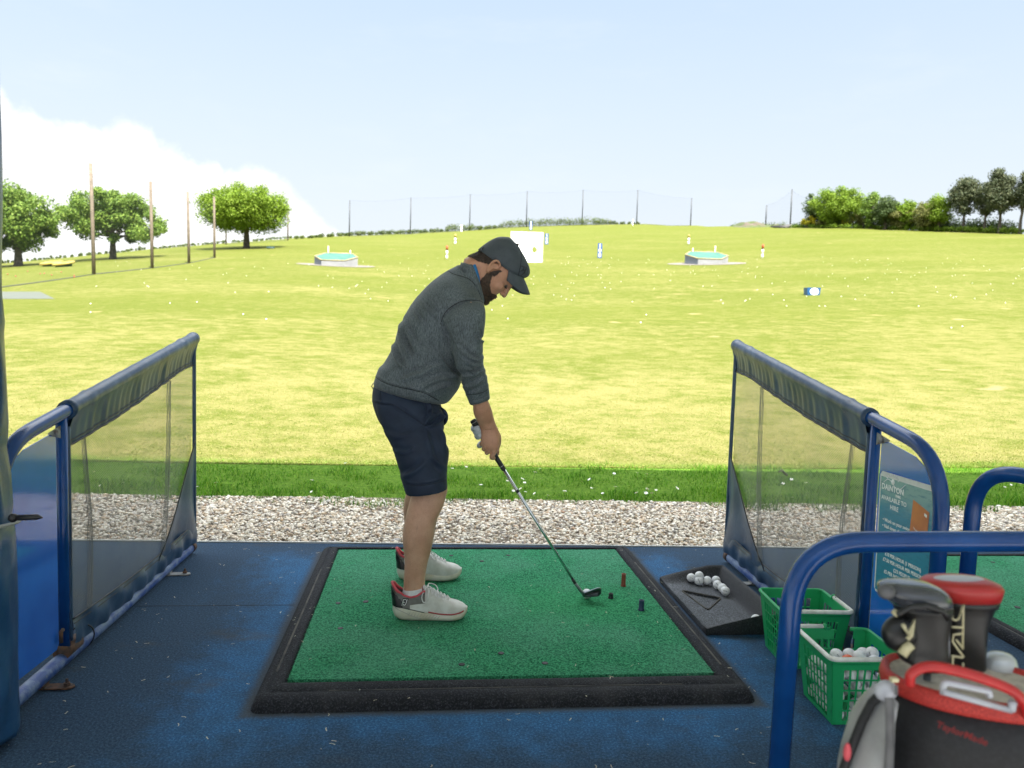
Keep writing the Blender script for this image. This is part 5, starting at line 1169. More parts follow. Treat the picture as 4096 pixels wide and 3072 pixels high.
# ================================================================ the golfer
def s1(x, y, yy): return on(1450+x/2.765, 900+y/2.765, 'y', yy)
def s2(x, y, yy): return on(1450+x/2.765, 1450+y/2.765, 'y', yy)
def s3(x, y, yy): return on(1450+x/2.0109, 1950+y/2.0109, 'y', yy)
def sh_(x, y, yy): return on(1780+x/5.53, 1600+y/5.53, 'y', yy)
def ringBF(B, Fp, y, hy, n=40, e=2.2, yb=None):
    """closed ring between a back and a front point, half width hy across"""
    c = (B+Fp)/2; h = (Fp-B)/2; out = []
    for q in range(n):
        a = 2*math.pi*q/n; cs, sn = math.cos(a), math.sin(a); f = (abs(cs)**e+abs(sn)**e)**(-1/e)
        p = c+h*(f*cs); out.append(np.array([p[0], y+hy*f*sn, p[2]]))
    return out
def densify(rows, k=4):
    """rows: (B,F,y,hy) -> Catmull-Rom between them"""
    A = np.array([np.concatenate([r[0], r[1], [r[2], r[3]]]) for r in rows]); P = smooth_path(A, k); return [(p[:3], p[3:6], p[6], max(p[7], 1e-3)) for p in P]
def loft(mb, rows, n=40, e=2.2, k=4): mb.rings([ringBF(B, Fp, y, hy, n, e) for B, Fp, y, hy in densify(rows, k)])
man = empty('person', (-.30, .80, .03), 'bearded man in grey heather pullover, navy shorts and dark cap addressing the ball', 'person')

# --- skin
ce = [(-.103, .002), (-.060, .010), (-.023, .021), (.013, .034), (.049, .0476), (.085, .068), (.116, .092)]
edge_b = lambda a: float(np.interp(a, [p[0] for p in ce], [p[1] for p in ce]))
mb = MB()
RY, LY = .575, 1.045
def leg(yA, yK, yH, dx, fy):
    rows = []
    for (x0, y0, x1, y1, w_, f) in ((470, -330, 580, -320, .060, 1), (450, -160, 620, -170, .062, .75), (420, -40, 660, -50, .066, .5), (398, 30, 686, 20, .066, .35), (392, 75, 673, 85, .062, .28), (372, 140, 645, 170, .060, .2), (345, 250, 603, 255, .064, .12), (326, 340, 585, 345, .064, .08), (323, 410, 570, 425, .061, .05), (332, 520, 548, 520, .052, .02), (338, 600, 524, 605, .045, 0), (336, 690, 508, 695, .040, 0), (332, 760, 502, 765, .040, 0), (330, 800, 500, 800, .042, 0), (322, 880, 500, 880, .040, 0), (330, 960, 505, 960, .030, 0)):
        B, Fp = s3(x0, y0, RY), s3(x1, y1, RY); y = yA+(yH-yA)*f; B = B+np.array([dx, 0, 0]); Fp = Fp+np.array([dx, 0, 0]); rows.append((B, Fp, y, w_))
    return rows
loft(mb, leg(RY, 0, .70, 0, 0)); loft(mb, leg(LY, 0, .90, -.012, 0))
mb.tube([(-.38, .8, .82), (-.385, .8, .94), (-.30, .8, 1.08), (-.24, .8, 1.24), (-.19, .8, 1.36)], [.09, .10, .12, .13, .09], 20, True, True)
# head in its own frame: a forward, b up, c to his left (+y)
E0 = np.array([-.032, .80, 1.49]); fa = nrm((.61, 0, -.79)); ub = nrm((.79, 0, .61)); cc = np.array([0, 1., 0])
H = lambda a, b_, c=0: E0+fa*a+ub*b_+cc*c
prof = [(-.119, .088, .058, .014), (-.115, .099, .046, .027), (-.106, .104, .032, .038), (-.092, .1055, .008, .049), (-.075, .103, -.022, .057), (-.055, .1015, -.050, .064), (-.035, .103, -.066, .068), (-.015, .1025, -.078, .0715), (.005, .1035, -.088, .0735), (.018, .1075, -.092, .075), (.032, .110, -.095, .0765), (.06, .101, -.091, .073), (.085, .085, -.084, .064), (.105, .058, -.068, .048), (.118, .030, -.050, .030), (.123, .0, -.03, .012)]
rs = []
for b_, a1, a0, hc in prof:
    ca, ha = (a1+a0)/2, (a1-a0)/2; ring = []
    for q in range(44):
        an = 2*math.pi*q/44; cs, sn = math.cos(an), math.sin(an); e = 2.25 if b_ > -.04 else 2.0; f = (abs(cs)**e+abs(sn)**e)**(-1/e)
        wn_ = 1-.16*max(0, cs)**2*(b_ < .02)
        ring.append(H(ca+ha*f*cs, b_, hc*f*sn*wn_))
    rs.append(ring)
mb.rings(rs)
mb.tube([H(.104, .024), H(.110, .006), H(.117, -.010), H(.1225, -.022)], [.0100, .0105, .0112, .0115], 12, True, True)            # nose
for s in (-1, 1):
    mb.ball(H(.1125, -.0265, s*.0125), (.0085, .0075, .0085), 10, 8)
    mb.tube([H(.094, .024, s*.045), H(.105, .025, s*.026), H(.1075, .020, s*.010)], [.006, .0085, .006], 8, True, True)          # brow
    mb.ball(H(.074, -.020, s*.042), (.024, .020, .022), 12, 8)                                                                    # cheek
    er = smooth_path([H(.006, .004, s*.080), H(.013, .020, s*.081), H(.006, .031, s*.084), H(-.010, .033, s*.088), H(-.021, .022, s*.091), H(-.021, .004, s*.090), H(-.014, -.014, s*.086), H(-.004, -.028, s*.080)], 4)
    mb.tube(er, [.0048]*12+[.0052]*10+[.0062]*(len(er)-22), 8, True, True)
    mb.tube([H(-.002, .016, s*.076), H(-.006, .0, s*.078), H(-.002, -.026, s*.077)], [.010, .011, .008], 8, True, True)
    mb.tube([H(-.004, .020, s*.083), H(-.013, .010, s*.085), H(-.011, -.006, s*.083)], [.0035, .004, .0035], 6, True, True)
mb.tube([H(.101, -.060, -.020), H(.1085, -.060, -.008), H(.1095, -.060, .008), H(.101, -.060, .020)], .0058, 8, True, True)       # lips
mb.tube([H(.100, -.0735, -.018), H(.1075, -.074, -.007), H(.1075, -.074, .007), H(.100, -.0735, .018)], .0058, 8, True, True)
mb.ball(H(.098, -.103), (.014, .020, .014), 12, 8)
mb.tube([H(-.028, .01), H(-.045, -.055), (-.12, .80, 1.42), (-.17, .80, 1.37)], [.062, .062, .064, .075], 20, True, True)          # neck
# arms (mostly sleeved): right arm nearest
def arm(mb, L, g=0, mirror=False):
    rows = [(B, Fp, (1.60-y if mirror else y), hy) for B, Fp, y, hy in L]; loft(mb, rows, 28, 2.0)
RA = [(s1(1090, 850, .62)+[.02, 0, 0], s1(1310, 850, .62)-[.02, 0, 0], .635, .05), (s1(930, 1040, .6), s1(1345, 960, .6), .62, .062), (s1(985, 1300, .6), s1(1320, 1200, .6), .605, .052), (s1(1050, 1560, .6), s1(1320, 1500, .6), .61, .046), (s2(1110, 235, .64), s2(1375, 250, .64), .64, .044), (s2(1195, 440, .68), s2(1405, 400, .68), .685, .041), (s2(1225, 560, .70), s2(1432, 520, .70), .705, .037), (s2(1262, 640, .72), s2(1452, 610, .72), .722, .033), (sh_(745, 540, .735), sh_(1112, 500, .735), .737, .028), (sh_(785, 660, .742), sh_(1160, 620, .742), .744, .026)]
arm(mb, [((B+F_)/2+(B-(B+F_)/2)*k, (B+F_)/2+(F_-(B+F_)/2)*k, y, hy*k) for (B, F_, y, hy), k in zip(RA, (.5, .55, .56, .56, .58, .80, .97, 1, 1, 1))])
LA = [(s1(1090, 850, .98)+[.02, 0, 0], s1(1280, 850, .98)-[.03, 0, 0], .965, .05), (s1(960, 1040, 1.), s1(1280, 960, 1.), .985, .058), (s1(1030, 1300, 1.), s1(1260, 1220, 1.), .995, .05), (s1(1080, 1500, .99), s1(1290, 1440, .99), .985, .046), (s2(1160, 200, .96), s2(1330, 180, .96), .955, .042), (s2(1190, 400, .92), s2(1340, 380, .92), .915, .037), (s2(1230, 530, .87), s2(1360, 520, .87), .872, .031), (sh_(690, 480, .835), sh_(860, 470, .835), .838, .026), (sh_(710, 560, .822), sh_(880, 560, .822), .825, .024)]
arm(mb, [((B+F_)/2+(B-(B+F_)/2)*k, (B+F_)/2+(F_-(B+F_)/2)*k, y, hy*k) for (B, F_, y, hy), k in zip(LA, (.5, .58, .62, .64, .7, .8, 1, 1, 1))])
me_body = remesh(mb, .0032, 3, .5, 'body')
# right hand, modelled finer and closed round the grip
hb = MB()
HR = [(sh_(785, 640, .742), sh_(1160, 600, .742), .746, .025), (sh_(800, 760, .742), sh_(1192, 720, .742), .748, .024), (sh_(790, 860, .740), sh_(1212, 830, .74), .748, .025), (sh_(800, 950, .738), sh_(1215, 930, .738), .746, .025), (sh_(845, 1035, .738), sh_(1200, 1030, .738), .746, .024), (sh_(920, 1105, .738), sh_(1172, 1110, .738), .748, .022), (sh_(985, 1165, .74), sh_(1145, 1180, .74), .752, .018)]
loft(hb, HR, 24, 2.4)
def finger(pts, rr): hb.tube(smooth_path([np.asarray(p) for p in pts], 5), list(np.interp(np.linspace(0, 1, (len(pts)-1)*5+1), np.linspace(0, 1, len(rr)), rr)), 12, True, True)
finger([sh_(1075, 1060, .738), sh_(1075, 1160, .738), sh_(1035, 1262, .745), sh_(1085, 1275, .775), sh_(1150, 1200, .793), sh_(1165, 1140, .785)], [.0125, .0118, .0112, .0098, .0088, .0078])        # index
finger([sh_(985, 1030, .736), sh_(960, 1120, .738), sh_(928, 1165, .750), sh_(950, 1140, .785), sh_(1040, 1060, .806), sh_(1090, 1020, .797)], [.0122, .0115, .0108, .0096, .0088, .0078])             # middle
finger([sh_(905, 985, .736), sh_(875, 1050, .738), sh_(858, 1085, .752), sh_(890, 1060, .785), sh_(965, 985, .806), sh_(1015, 945, .798)], [.0115, .0108, .0100, .0090, .0082, .0072])                 # ring
finger([sh_(850, 920, .740), sh_(815, 965, .745), sh_(805, 985, .765), sh_(840, 960, .792), sh_(905, 905, .806)], [.0105, .0096, .0088, .0080, .0068])                                                # little
finger([sh_(1110, 690, .755), sh_(1175, 820, .772), sh_(1180, 960, .790), sh_(1150, 1080, .795), sh_(1160, 1160, .788)], [.0150, .0140, .0120, .0110, .0092])                                         # thumb
me_hand = remesh(hb, .0021, 3, .5, 'hand')
bm = bmesh.new(); bm.from_mesh(me_body); bm.from_mesh(me_hand); bm.to_mesh(me_body); bm.free()
m, t, b = newmat('skin'); v = t.coord('Object'); n1 = t.noise(14, v, 4, .6); n2 = t.noise(260, v, 2, .7); n3 = t.noise(90, t.coord('Object', (1, 1, .3)), 3, .7)
c = t.mix(t.mapr(n1, .3, .7), (.48, .285, .19), (.58, .365, .255)); c = t.mix(t.mapr(n2, .55, .75, 0, .35), c, (.24, .12, .075)); c = t.mix(t.mapr(n3, .56, .74, 0, .28), c, (.20, .12, .08))
sp = t.new('ShaderNodeSeparateXYZ'); t.lk(t.coord('World'), sp.inputs[0]); c = t.mix(t.mapr(sp.outputs[2], .55, .75, 0, .45), t.mix(1, c, (1.0, .93, .88), 'MULTIPLY'), t.mix(1, c, (1.05, .78, .68), 'MULTIPLY'))
t.lk(c, b.inputs['Base Color']); b.inputs['Roughness'].default_value = .5; b.inputs['Subsurface Weight'].default_value = .12; b.inputs['Subsurface Radius'].default_value = (.02, .008, .004); b.inputs['Subsurface Scale'].default_value = .3
t.lk(t.bump(n2, .25, .002), b.inputs['Normal']); m_skin = m
me_body.materials.clear(); me_body.materials.append(m_skin); me_body.polygons.foreach_set('use_smooth', np.ones(len(me_body.polygons), bool))
body = link('body', me_body, man)

# --- hair, beard, brows, eyes
m, t, b = newmat('dark brown hair'); v = t.coord('Object', (1, 1, 1)); n1 = t.noise(180, v, 3, .7); t.lk(t.mix(t.mapr(n1, .3, .7), (.012, .008, .006), (.06, .038, .025)), b.inputs['Base Color']); b.inputs['Roughness'].default_value = .55; t.lk(t.bump(n1, .8, .004), b.inputs['Normal']); m_hair = m
m, t, b = newmat('beard hair'); v = t.coord('Object'); n1 = t.noise(200, v, 3, .7); t.lk(t.mix(t.mapr(n1, .3, .7), (.022, .014, .010), (.12, .07, .042)), b.inputs['Base Color']); b.inputs['Roughness'].default_value = .6; t.lk(t.bump(n1, .9, .004), b.inputs['Normal']); m_beard = m
co, no = get_co(me_body), get_no(me_body); wco = co+np.array(man.location)
d_ = wco-E0; LA_, LB_, LC_ = d_@fa, d_@ub, d_@cc
isear = (np.abs(LC_) > .0745) & (np.abs(LA_) < .032)
def shell(name, sel, off, mt, strands=0, sl=.006, droop=None):
    idx = np.where(sel)[0]; mp_ = -np.ones(len(co), int); mp_[idx] = np.arange(len(idx)); Fc = []
    for p in me_body.polygons:
        vs = [mp_[q] for q in p.vertices]
        if min(vs) >= 0: Fc.append(tuple(vs))
    nz_ = vnoise(wco[idx]*180); V = wco[idx]+no[idx]*(off*(.75+.5*nz_))[:, None]
    mb = MB(); mb.add(V, Fc)
    if strands:
        pick = rng.choice(len(idx), strands)
        for q in pick:
            p = V[q]; n_ = no[idx[q]]; dr = nrm(n_*.9+rng.normal(0, .35, 3)+(droop if droop is not None else 0)); sd = nrm(np.cross(dr, rng.normal(0, 1, 3)))*.0007; mb.add([p-sd, p+sd, p+dr*sl*random.uniform(.6, 1.3)], [(0, 1, 2)])
    return mb.build(name, mt, man)
bl = np.interp(LA_, [-.02, .02, .05, .08, .105, .12], [.012, -.014, -.050, -.064, -.047, -.047])   # upper edge of the beard
beard = (LB_ < bl) & (LB_ > -.135) & (LA_ > np.interp(LB_, [-.12, -.07, -.02, .03], [.030, .008, -.002, .004])) & ~isear & (LA_ < .2)
lips = (np.abs(LC_) < .017) & (np.abs(LB_+.067) < .0105) & (LA_ > .09)
nose = (LA_ > .1135) & (LB_ > -.045)
mbt = wco[:, 2] > 1.30
shell('beard', beard & ~lips & ~nose & mbt, .0030, m_beard, 2600, .005, fa*.1-ub*.5)
side = (LA_ > .004) & (LA_ < .034) & (LB_ > -.02) & (LB_ < np.interp(LA_, [p[0] for p in ce], [p[1] for p in ce])+.008) & ~isear
back = (LA_ < .0) & (LA_ > -.13) & (LB_ > np.interp(LA_, [-.10, -.06, -.02, .0], [-.052, -.036, -.004, .012])) & (LB_ < np.interp(LA_, [p[0] for p in ce], [p[1] for p in ce])+.008) & ~isear
shell('hair', (side | back) & mbt, .0045, m_hair, 1500, .005, -ub*.5)
mb = MB()
for s in (-1, 1): mb.tube([H(.094, .0235, s*.048), H(.1055, .0285, s*.032), H(.112, .0235, s*.012)], [.002, .0036, .0024], 6, True, True)
mb.build('eyebrows', m_hair, man)
m_eye = mat('eye', (.12, .095, .08), rough=.3)
for s in (-1, 1):
    mb = MB(); mb.ball(H(.0905, .004, s*.030), .0095, 14, 10); ey = mb.build('eye', m_eye, man)
    mb = MB(); mb.tube([H(.094, .003, s*.043), H(.1025, .000, s*.034), H(.104, .000, s*.026), H(.1025, .002, s*.019)], [.0014, .0024, .0024, .0014], 6, True, True); mb.build('eyelashes', m_hair, ey)
    mb = MB(); mb.ball(H(.0985, -.001, s*.030), (.003, .003, .003), 8, 6); mb.build('pupil', m_blk, ey)

# --- pullover
mb = MB()
T = [(s2(125, 262, .8), s2(862, 452, .8), .80, .170), (s2(122, 232, .8), s2(935, 438, .8), .80, .186), (s2(140, 170, .8), s2(1010, 360, .8), .80, .196), (s2(180, 60, .8), s2(1075, 260, .8), .80, .200), (s1(235, 1530, .8), s1(1120, 1600, .8), .80, .200), (s1(330, 1360, .8), s1(1160, 1420, .8), .80, .200), (s1(385, 1180, .8), s1(1200, 1260, .8), .80, .200), (s1(445, 1040, .8), s1(1240, 1120, .8), .80, .204), (s1(560, 850, .8), s1(1290, 1000, .8), .80, .206), (s1(725, 665, .8), s1(1325, 930, .8), .80, .192), (s1(840, 570, .8), s1(1338, 900, .8), .80, .168), (s1(945, 502, .8), s1(1345, 880, .8), .80, .128), (s1(1035, 455, .8), s1(1345, 850, .8), .80, .096), (s1(1105, 428, .8), s1(1340, 815, .8), .80, .083), (s1(1165, 402, .8), s1(1322, 760, .8), .80, .075)]
loft(mb, T, 56, 2.25)
SR = [(s1(1060, 830, .64), s1(1300, 826, .64), .665, .035), (s1(930, 945, .61), s1(1348, 880, .61), .640, .062), (s1(872, 1060, .60), s1(1364, 960, .60), .622, .074), (s1(915, 1190, .60), s1(1362, 1060, .60), .612, .073), (s1(975, 1320, .60), s1(1345, 1180, .60), .607, .066), (s1(1010, 1450, .60), s1(1334, 1320, .60), .606, .061), (s1(1035, 1590, .61), s1(1335, 1480, .61), .612, .057), (s2(1068, 140, .63), s2(1350, 60, .63), .628, .053), (s2(1100, 250, .65), s2(1378, 170, .65), .648, .050), (s2(1150, 370, .67), s2(1398, 290, .67), .668, .0475), (s2(1188, 462, .685), s2(1412, 395, .685), .684, .0455), (s2(1192, 474, .685), s2(1414, 406, .685), .685, .0450)]
SL = [(B+np.array([-.014, 0, 0]), Fp+np.array([-.030, 0, 0]), 1.595-y, hy) for B, Fp, y, hy in [(s1(1060, 830, .96), s1(1290, 826, .96), .665, .035), (s1(930, 945, .99), s1(1330, 880, .99), .640, .062), (s1(880, 1060, 1.), s1(1330, 960, 1.), .622, .072), (s1(960, 1240, 1.), s1(1320, 1120, 1.), .61, .066), (s1(1030, 1420, 1.), s1(1310, 1330, 1.), .612, .058), (s1(1080, 1590, .98), s1(1320, 1500, .98), .63, .054)]]+[(s2(1165, 200, .95), s2(1345, 170, .95), .945, .048), (s2(1195, 330, .92), s2(1350, 300, .92), .915, .043)]
loft(mb, SR, 36, 2.05); loft(mb, SL, 36, 2.05)
me_sh = remesh(mb, .0052, 7, .5, 'pullover')
co = get_co(me_sh); no = get_no(me_sh)
# creases: each runs along a polyline seen on the camera side, with a ridge and a trough
def px_of(P):
    d = P-CO; k = d@CFW; return np.stack([2048+CF*(d@CR)/k, 1536-CF*(d@CU)/k], 1)
def creases(co, no, lines, conv, face=-1):
    px = px_of(co); nearside = (no[:, 1] < .55)
    disp = np.zeros(len(co))
    for pts, wd, am in lines:
        P = np.array(smooth_path([np.array(conv(*p)) for p in pts], 8)); best = np.full(len(co), 1e9); sg = np.zeros(len(co)); tt = np.zeros(len(co))
        for q in range(len(P)-1):
            a, b_ = P[q], P[q+1]; ab = b_-a; L2 = ab@ab+1e-9; u = np.clip(((px-a)@ab)/L2, 0, 1); c_ = a+u[:, None]*ab; dd_ = np.linalg.norm(px-c_, axis=1); k = dd_ < best
            best[k] = dd_[k]; sg[k] = np.sign(ab[0]*(px-a)[k, 1]-ab[1]*(px-a)[k, 0]); tt[k] = (q+u[k])/(len(P)-1)
        s = best*sg/wd; env = np.sin(np.pi*np.clip(tt, .02, .98))**.7*(best < wd*4)
        disp += 2.1*am*env*(np.exp(-(s-.55)**2*1.6)-.85*np.exp(-(s+.75)**2*1.3))
    return co+no*(disp*nearside)[:, None]
cz1 = lambda x, y: (1450+x/2.765, 900+y/2.765); cz2 = lambda x, y: (1450+x/2.765, 1450+y/2.765)
LN = [([(430, 1070), (450, 1250), (520, 1400), (560, 1470)], 9, .010), ([(480, 1030), (520, 1180), (600, 1300)], 7, .006), ([(350, 1300), (370, 1400), (420, 1520), (470, 1580)], 9, .008), ([(560, 900), (640, 1030), (700, 1100)], 7, .005), ([(640, 800), (740, 930), (830, 1000)], 8, .005), ([(700, 790), (790, 860), (840, 960)], 6, .004),
      ([(860, 1060), (900, 1180), (960, 1290), (1010, 1400)], 9, .007), ([(1290, 1160), (1310, 1250), (1345, 1290)], 6, .005), ([(1230, 1220), (1290, 1270), (1330, 1280)], 6, .006), ([(1060, 1330), (1180, 1440), (1270, 1480), (1330, 1440)], 8, .007), ([(1130, 1480), (1220, 1530), (1330, 1550)], 7, .005), ([(1150, 1590), (1250, 1610), (1350, 1600)], 7, .005),
      ([(1100, 400), (1130, 470), (1200, 530)], 6, .006), ([(1060, 440), (1090, 500), (1150, 560)], 6, .004), ([(870, 1050), (930, 960), (1010, 890), (1110, 840), (1250, 825), (1330, 850)], 4, -.0035), ([(840, 1400), (920, 1520), (990, 1600)], 9, .005), ([(600, 1650), (760, 1560), (900, 1520)], 10, .004)]
co = creases(co, no, LN, cz1)
LN2 = [([(1090, 150), (1200, 120), (1340, 60)], 8, .006), ([(1120, 260), (1230, 230), (1370, 140)], 8, .006), ([(1150, 340), (1260, 310), (1380, 240)], 7, .004), ([(1190, 430), (1280, 425), (1395, 370)], 5, .003), ([(150, 160), (300, 240), (520, 290), (690, 330), (830, 400)], 5, -.0035), ([(380, 200), (560, 130), (720, 90)], 12, .005), ([(560, 300), (740, 200), (900, 150), (1060, 130)], 14, .006), ([(700, 330), (850, 260), (1000, 230)], 12, .005), ([(960, 60), (1040, 140), (1080, 200)], 8, .006)]
set_co(me_sh, co); no = get_no(me_sh); co = creases(co, no, LN2, cz2)
co += no*(.0012*vnoise(co*np.array([16, 16, 22])))[:, None]
set_co(me_sh, co)
m, t, b = newmat('heather knit'); v = t.coord('Object', (290, 290, 58), (0, R_(28), 0)); n1 = t.noise(1, v, 3, .75); n2 = t.noise(1, t.coord('Object', (900, 900, 160), (0, R_(28), 0)), 2, .7); n3 = t.noise(7, t.coord('Object'), 3)
f = t.math('ADD', t.math('MULTIPLY', n1, .65), t.math('MULTIPLY', n2, .4)); c = t.mix(t.mapr(f, .36, .70), (.048, .060, .069), (.20, .235, .25)); c = t.mix(t.mapr(n3, .4, .6, 0, .2), c, (.04, .045, .04))
t.lk(c, b.inputs['Base Color']); b.inputs['Roughness'].default_value = .75; b.inputs['Sheen Weight'].default_value = .2; b.inputs['Sheen Roughness'].default_value = .4; b.inputs['Specular IOR Level'].default_value = .1
t.lk(t.bump(n1, .3, .002), b.inputs['Normal']); m_knit = m
me_sh.materials.append(m_knit); pull = link('pullover', me_sh, man)
# seams and hem as thin cords hugging the cloth
from mathutils.bvhtree import BVHTree
def hug(me, root, pts, conv, r, name, mt, parent, out=.0006):
    bm = bmesh.new(); bm.from_mesh(me); bm.transform(Matrix.Translation(root.location)); bv = BVHTree.FromBMesh(bm); bm.free(); P = []
    for p in smooth_path([np.array(conv(*q)) for q in pts], 10):
        hit = bv.ray_cast(Vector(CO), Vector(ray(*p)).normalized())
        if hit[0] is not None: P.append(np.array(hit[0])+np.array(hit[1])*out)
    if len(P) < 2: return None
    mb = MB(); mb.tube(P, r, 6); return mb.build(name, mt, parent)
m_seamk = mat('dark seam', (.012, .014, .018), rough=.8)
hug(me_sh, man, [(872, 1075), (900, 990), (960, 920), (1040, 865), (1120, 838), (1200, 830), (1290, 838), (1330, 858)], cz1, .0016, 'seam', m_seamk, pull)
hug(me_sh, man, [(135, 150), (230, 215), (380, 265), (560, 305), (700, 345), (840, 420)], cz2, .0016, 'hem_seam', m_seamk, pull)
hug(me_sh, man, [(945, 505), (1000, 540), (1100, 570), (1180, 600), (1260, 690), (1320, 830)], cz1, .0013, 'seam', m_seamk, pull)
hug(me_sh, man, [(1160, 352), (1250, 350), (1340, 325), (1392, 290)], cz2, .0012, 'seam', m_seamk, pull)
# folded collar of the pullover and the blue polo collar inside it
def collar(rows, name, mt, th, parent):
    mb = MB(); rs = [ringBF(B, Fp, y, hy, 48, 2.1) for B, Fp, y, hy in rows]; mb.rings(rs, False); o = mb.build(name, mt, parent)
    md = o.modifiers.new('t', 'SOLIDIFY'); md.thickness = th; return o
collar([(s1(1090, 430, .8), s1(1350, 860, .8), .80, .092), (s1(1110, 420, .8), s1(1350, 840, .8), .80, .086), (s1(1150, 402, .8), s1(1342, 800, .8), .80, .080), (s1(1180, 392, .8), s1(1325, 735, .8), .80, .077), (s1(1190, 396, .8), s1(1312, 716, .8), .80, .0745), (s1(1184, 408, .8), s1(1312, 730, .8), .80, .0725)], 'collar', m_knit, .004, pull)
collar([(s1(1180, 404, .8), s1(1322, 760, .8), .80, .0738), (s1(1192, 392, .8), s1(1314, 712, .8), .80, .0735), (s1(1208, 388, .8), s1(1306, 668, .8), .80, .0725), (s1(1226, 392, .8), s1(1302, 628, .8), .80, .070), (s1(1224, 405, .8), s1(1300, 650, .8), .80, .067)], 'polo_collar', mat('bright blue collar', (.012, .19, .46), (.015, .16, .40), 60, .6), .003, man)

# --- shorts
mb = MB()
PV = [(s2(132, 235, .8), s2(850, 420, .8), .80, .155), (s2(118, 290, .8), s2(875, 480, .8), .80, .175), (s2(112, 420, .8), s2(905, 560, .8), .80, .188), (s2(135, 540, .78), s2(915, 640, .78), .80, .190), (s2(180, 650, .78), s2(900, 720, .78), .80, .175), (s2(240, 730, .78), s2(890, 770, .78), .80, .14)]
loft(mb, PV, 48, 2.3)
def sleg(yt, yb, dx, dz=0, m_=1):
    L = [(140, 470, 890, 560, .70, .085), (165, 600, 905, 690, .69, .098), (228, 745, 915, 760, .67, .104), (290, 860, 938, 860, .655, .104), (340, 950, 956, 950, .64, .102), (372, 1050, 950, 1050, .628, .100), (402, 1150, 938, 1130, .618, .097), (440, 1290, 934, 1240, .607, .094), (478, 1405, 938, 1345, .60, .092), (486, 1422, 941, 1362, .60, .0915)]
    rows = []
    for (x0, y0, x1, y1, y, hy) in L:
        o = np.array([dx, 0, 0]); rows.append((s2(x0, y0, .66)+o, s2(x1, y1, .66)+o, y if m_ > 0 else 1.60-y, hy))
    return rows
loft(mb, sleg(0, 0, 0), 40, 2.2); loft(mb, sleg(0, 0, -.022, 0, -1), 40, 2.2)
me_st = remesh(mb, .0055, 6, .5, 'shorts'); co = get_co(me_st); no = get_no(me_st)
LS = [([(680, 690), (740, 560), (720, 460), (690, 410)], 7, .006), ([(690, 700), (780, 680), (860, 620), (890, 560)], 8, .010), ([(350, 470), (480, 560), (600, 640), (690, 700)], 5, .005), ([(120, 435), (220, 455), (330, 465)], 4, -.004), ([(200, 330), (205, 430)], 4, -.003), ([(460, 1330), (600, 1350), (800, 1320), (935, 1270)], 4, -.003), ([(360, 960), (480, 980), (560, 940)], 10, .005), ([(420, 1250), (560, 1190), (700, 1080)], 14, .006), ([(700, 720), (760, 900), (800, 1100)], 18, .006), ([(880, 720), (910, 830), (930, 960)], 9, .006), ([(250, 760), (400, 800), (560, 760)], 14, .004), ([(900, 1180), (820, 1120), (760, 1040)], 12, .005)]
co = creases(co, no, LS, cz2); co += no*(.0018*vnoise(co*14))[:, None]; set_co(me_st, co)
m_short = mat('navy cotton twill', (.008, .017, .040), (.013, .026, .055), 14, .75, bump=.2, bsc=420, bd=.001)
me_st.materials.append(m_short); shorts = link('shorts', me_st, man)
m_seamn = mat('navy seam', (.004, .008, .018), rough=.8)
hug(me_st, man, [(118, 430), (200, 452), (330, 466), (350, 470)], cz2, .0014, 'pocket_seam', m_seamn, shorts); hug(me_st, man, [(350, 470), (480, 560), (600, 640), (690, 705)], cz2, .0012, 'pocket_seam', m_seamn, shorts)
hug(me_st, man, [(470, 1345), (600, 1362), (800, 1338), (940, 1292)], cz2, .0011, 'hem_seam', m_seamn, shorts); hug(me_st, man, [(198, 300), (202, 380), (200, 440)], cz2, .0012, 'pocket_seam', m_seamn, shorts)
mb = MB(); mb.tube(smooth_path([s2(880, 505, .74), s2(918, 560, .73), s2(930, 620, .735), s2(912, 690, .745), s2(880, 720, .75)], 6), [.006]*3+[.010]*18+[.006]*4, 10, True, True) if False else None
pp_ = smooth_path([s2(868, 500, .72), s2(912, 548, .705), s2(926, 610, .705), s2(905, 670, .72), s2(860, 700, .73)], 6)
mb = MB(); mb.tube(pp_, list(.004+.005*np.sin(np.linspace(0, math.pi, len(pp_)))), 10, True, True); mb.build('pocket_fold', m_short, shorts)
mb = MB(); a = s2(128, 245, .8); mb.tube([a+np.array([-.004, 0, .006]), a+np.array([-.009, -.02, -.006]), a+np.array([0, -.03, -.018])], .002, 6); mb.build('belt_loop', m_blk, shorts)

# --- cap
m_cap = mat('dark slate cap cloth', (.052, .066, .080), (.064, .078, .092), 30, .7, bump=.25, bsc=600, bd=.001)
mb = MB()
NR = 14; rs = []
for q in range(NR+1):
    tq = q/NR; ring = []
    for k in range(56):
        an = 2*math.pi*k/56; cs, sn = math.cos(an), math.sin(an)
        a_e = .010+.104*cs if cs > 0 else .010+.113*cs; c_e = .0845*sn*(1-.06*cs); b_e = edge_b(a_e)
        # rise towards the button
        ph = tq*math.pi/2; rr_ = math.cos(ph)**.78; bt_ = math.sin(ph)**.88
        ctr = (-.020, .150); frontfull = max(0, cs)*.016*math.sin(2*ph)**1.0; backslump = max(0, -cs)*.008*math.sin(2*ph)
        a = ctr[0]+(a_e-ctr[0])*rr_+frontfull-backslump; b_ = b_e+(ctr[1]-b_e)*bt_
        wob = .0028*math.sin(an*5+q*.9)*math.sin(ph*2)*(cs < .2)+.002*math.sin(an*9-q)*math.sin(ph*2)*(cs < 0)
        ring.append(H(a, b_+wob, c_e*rr_*(1+wob*4)))
    rs.append(ring)
mb.rings(rs, True); capo = mb.build('cap', m_cap, man)
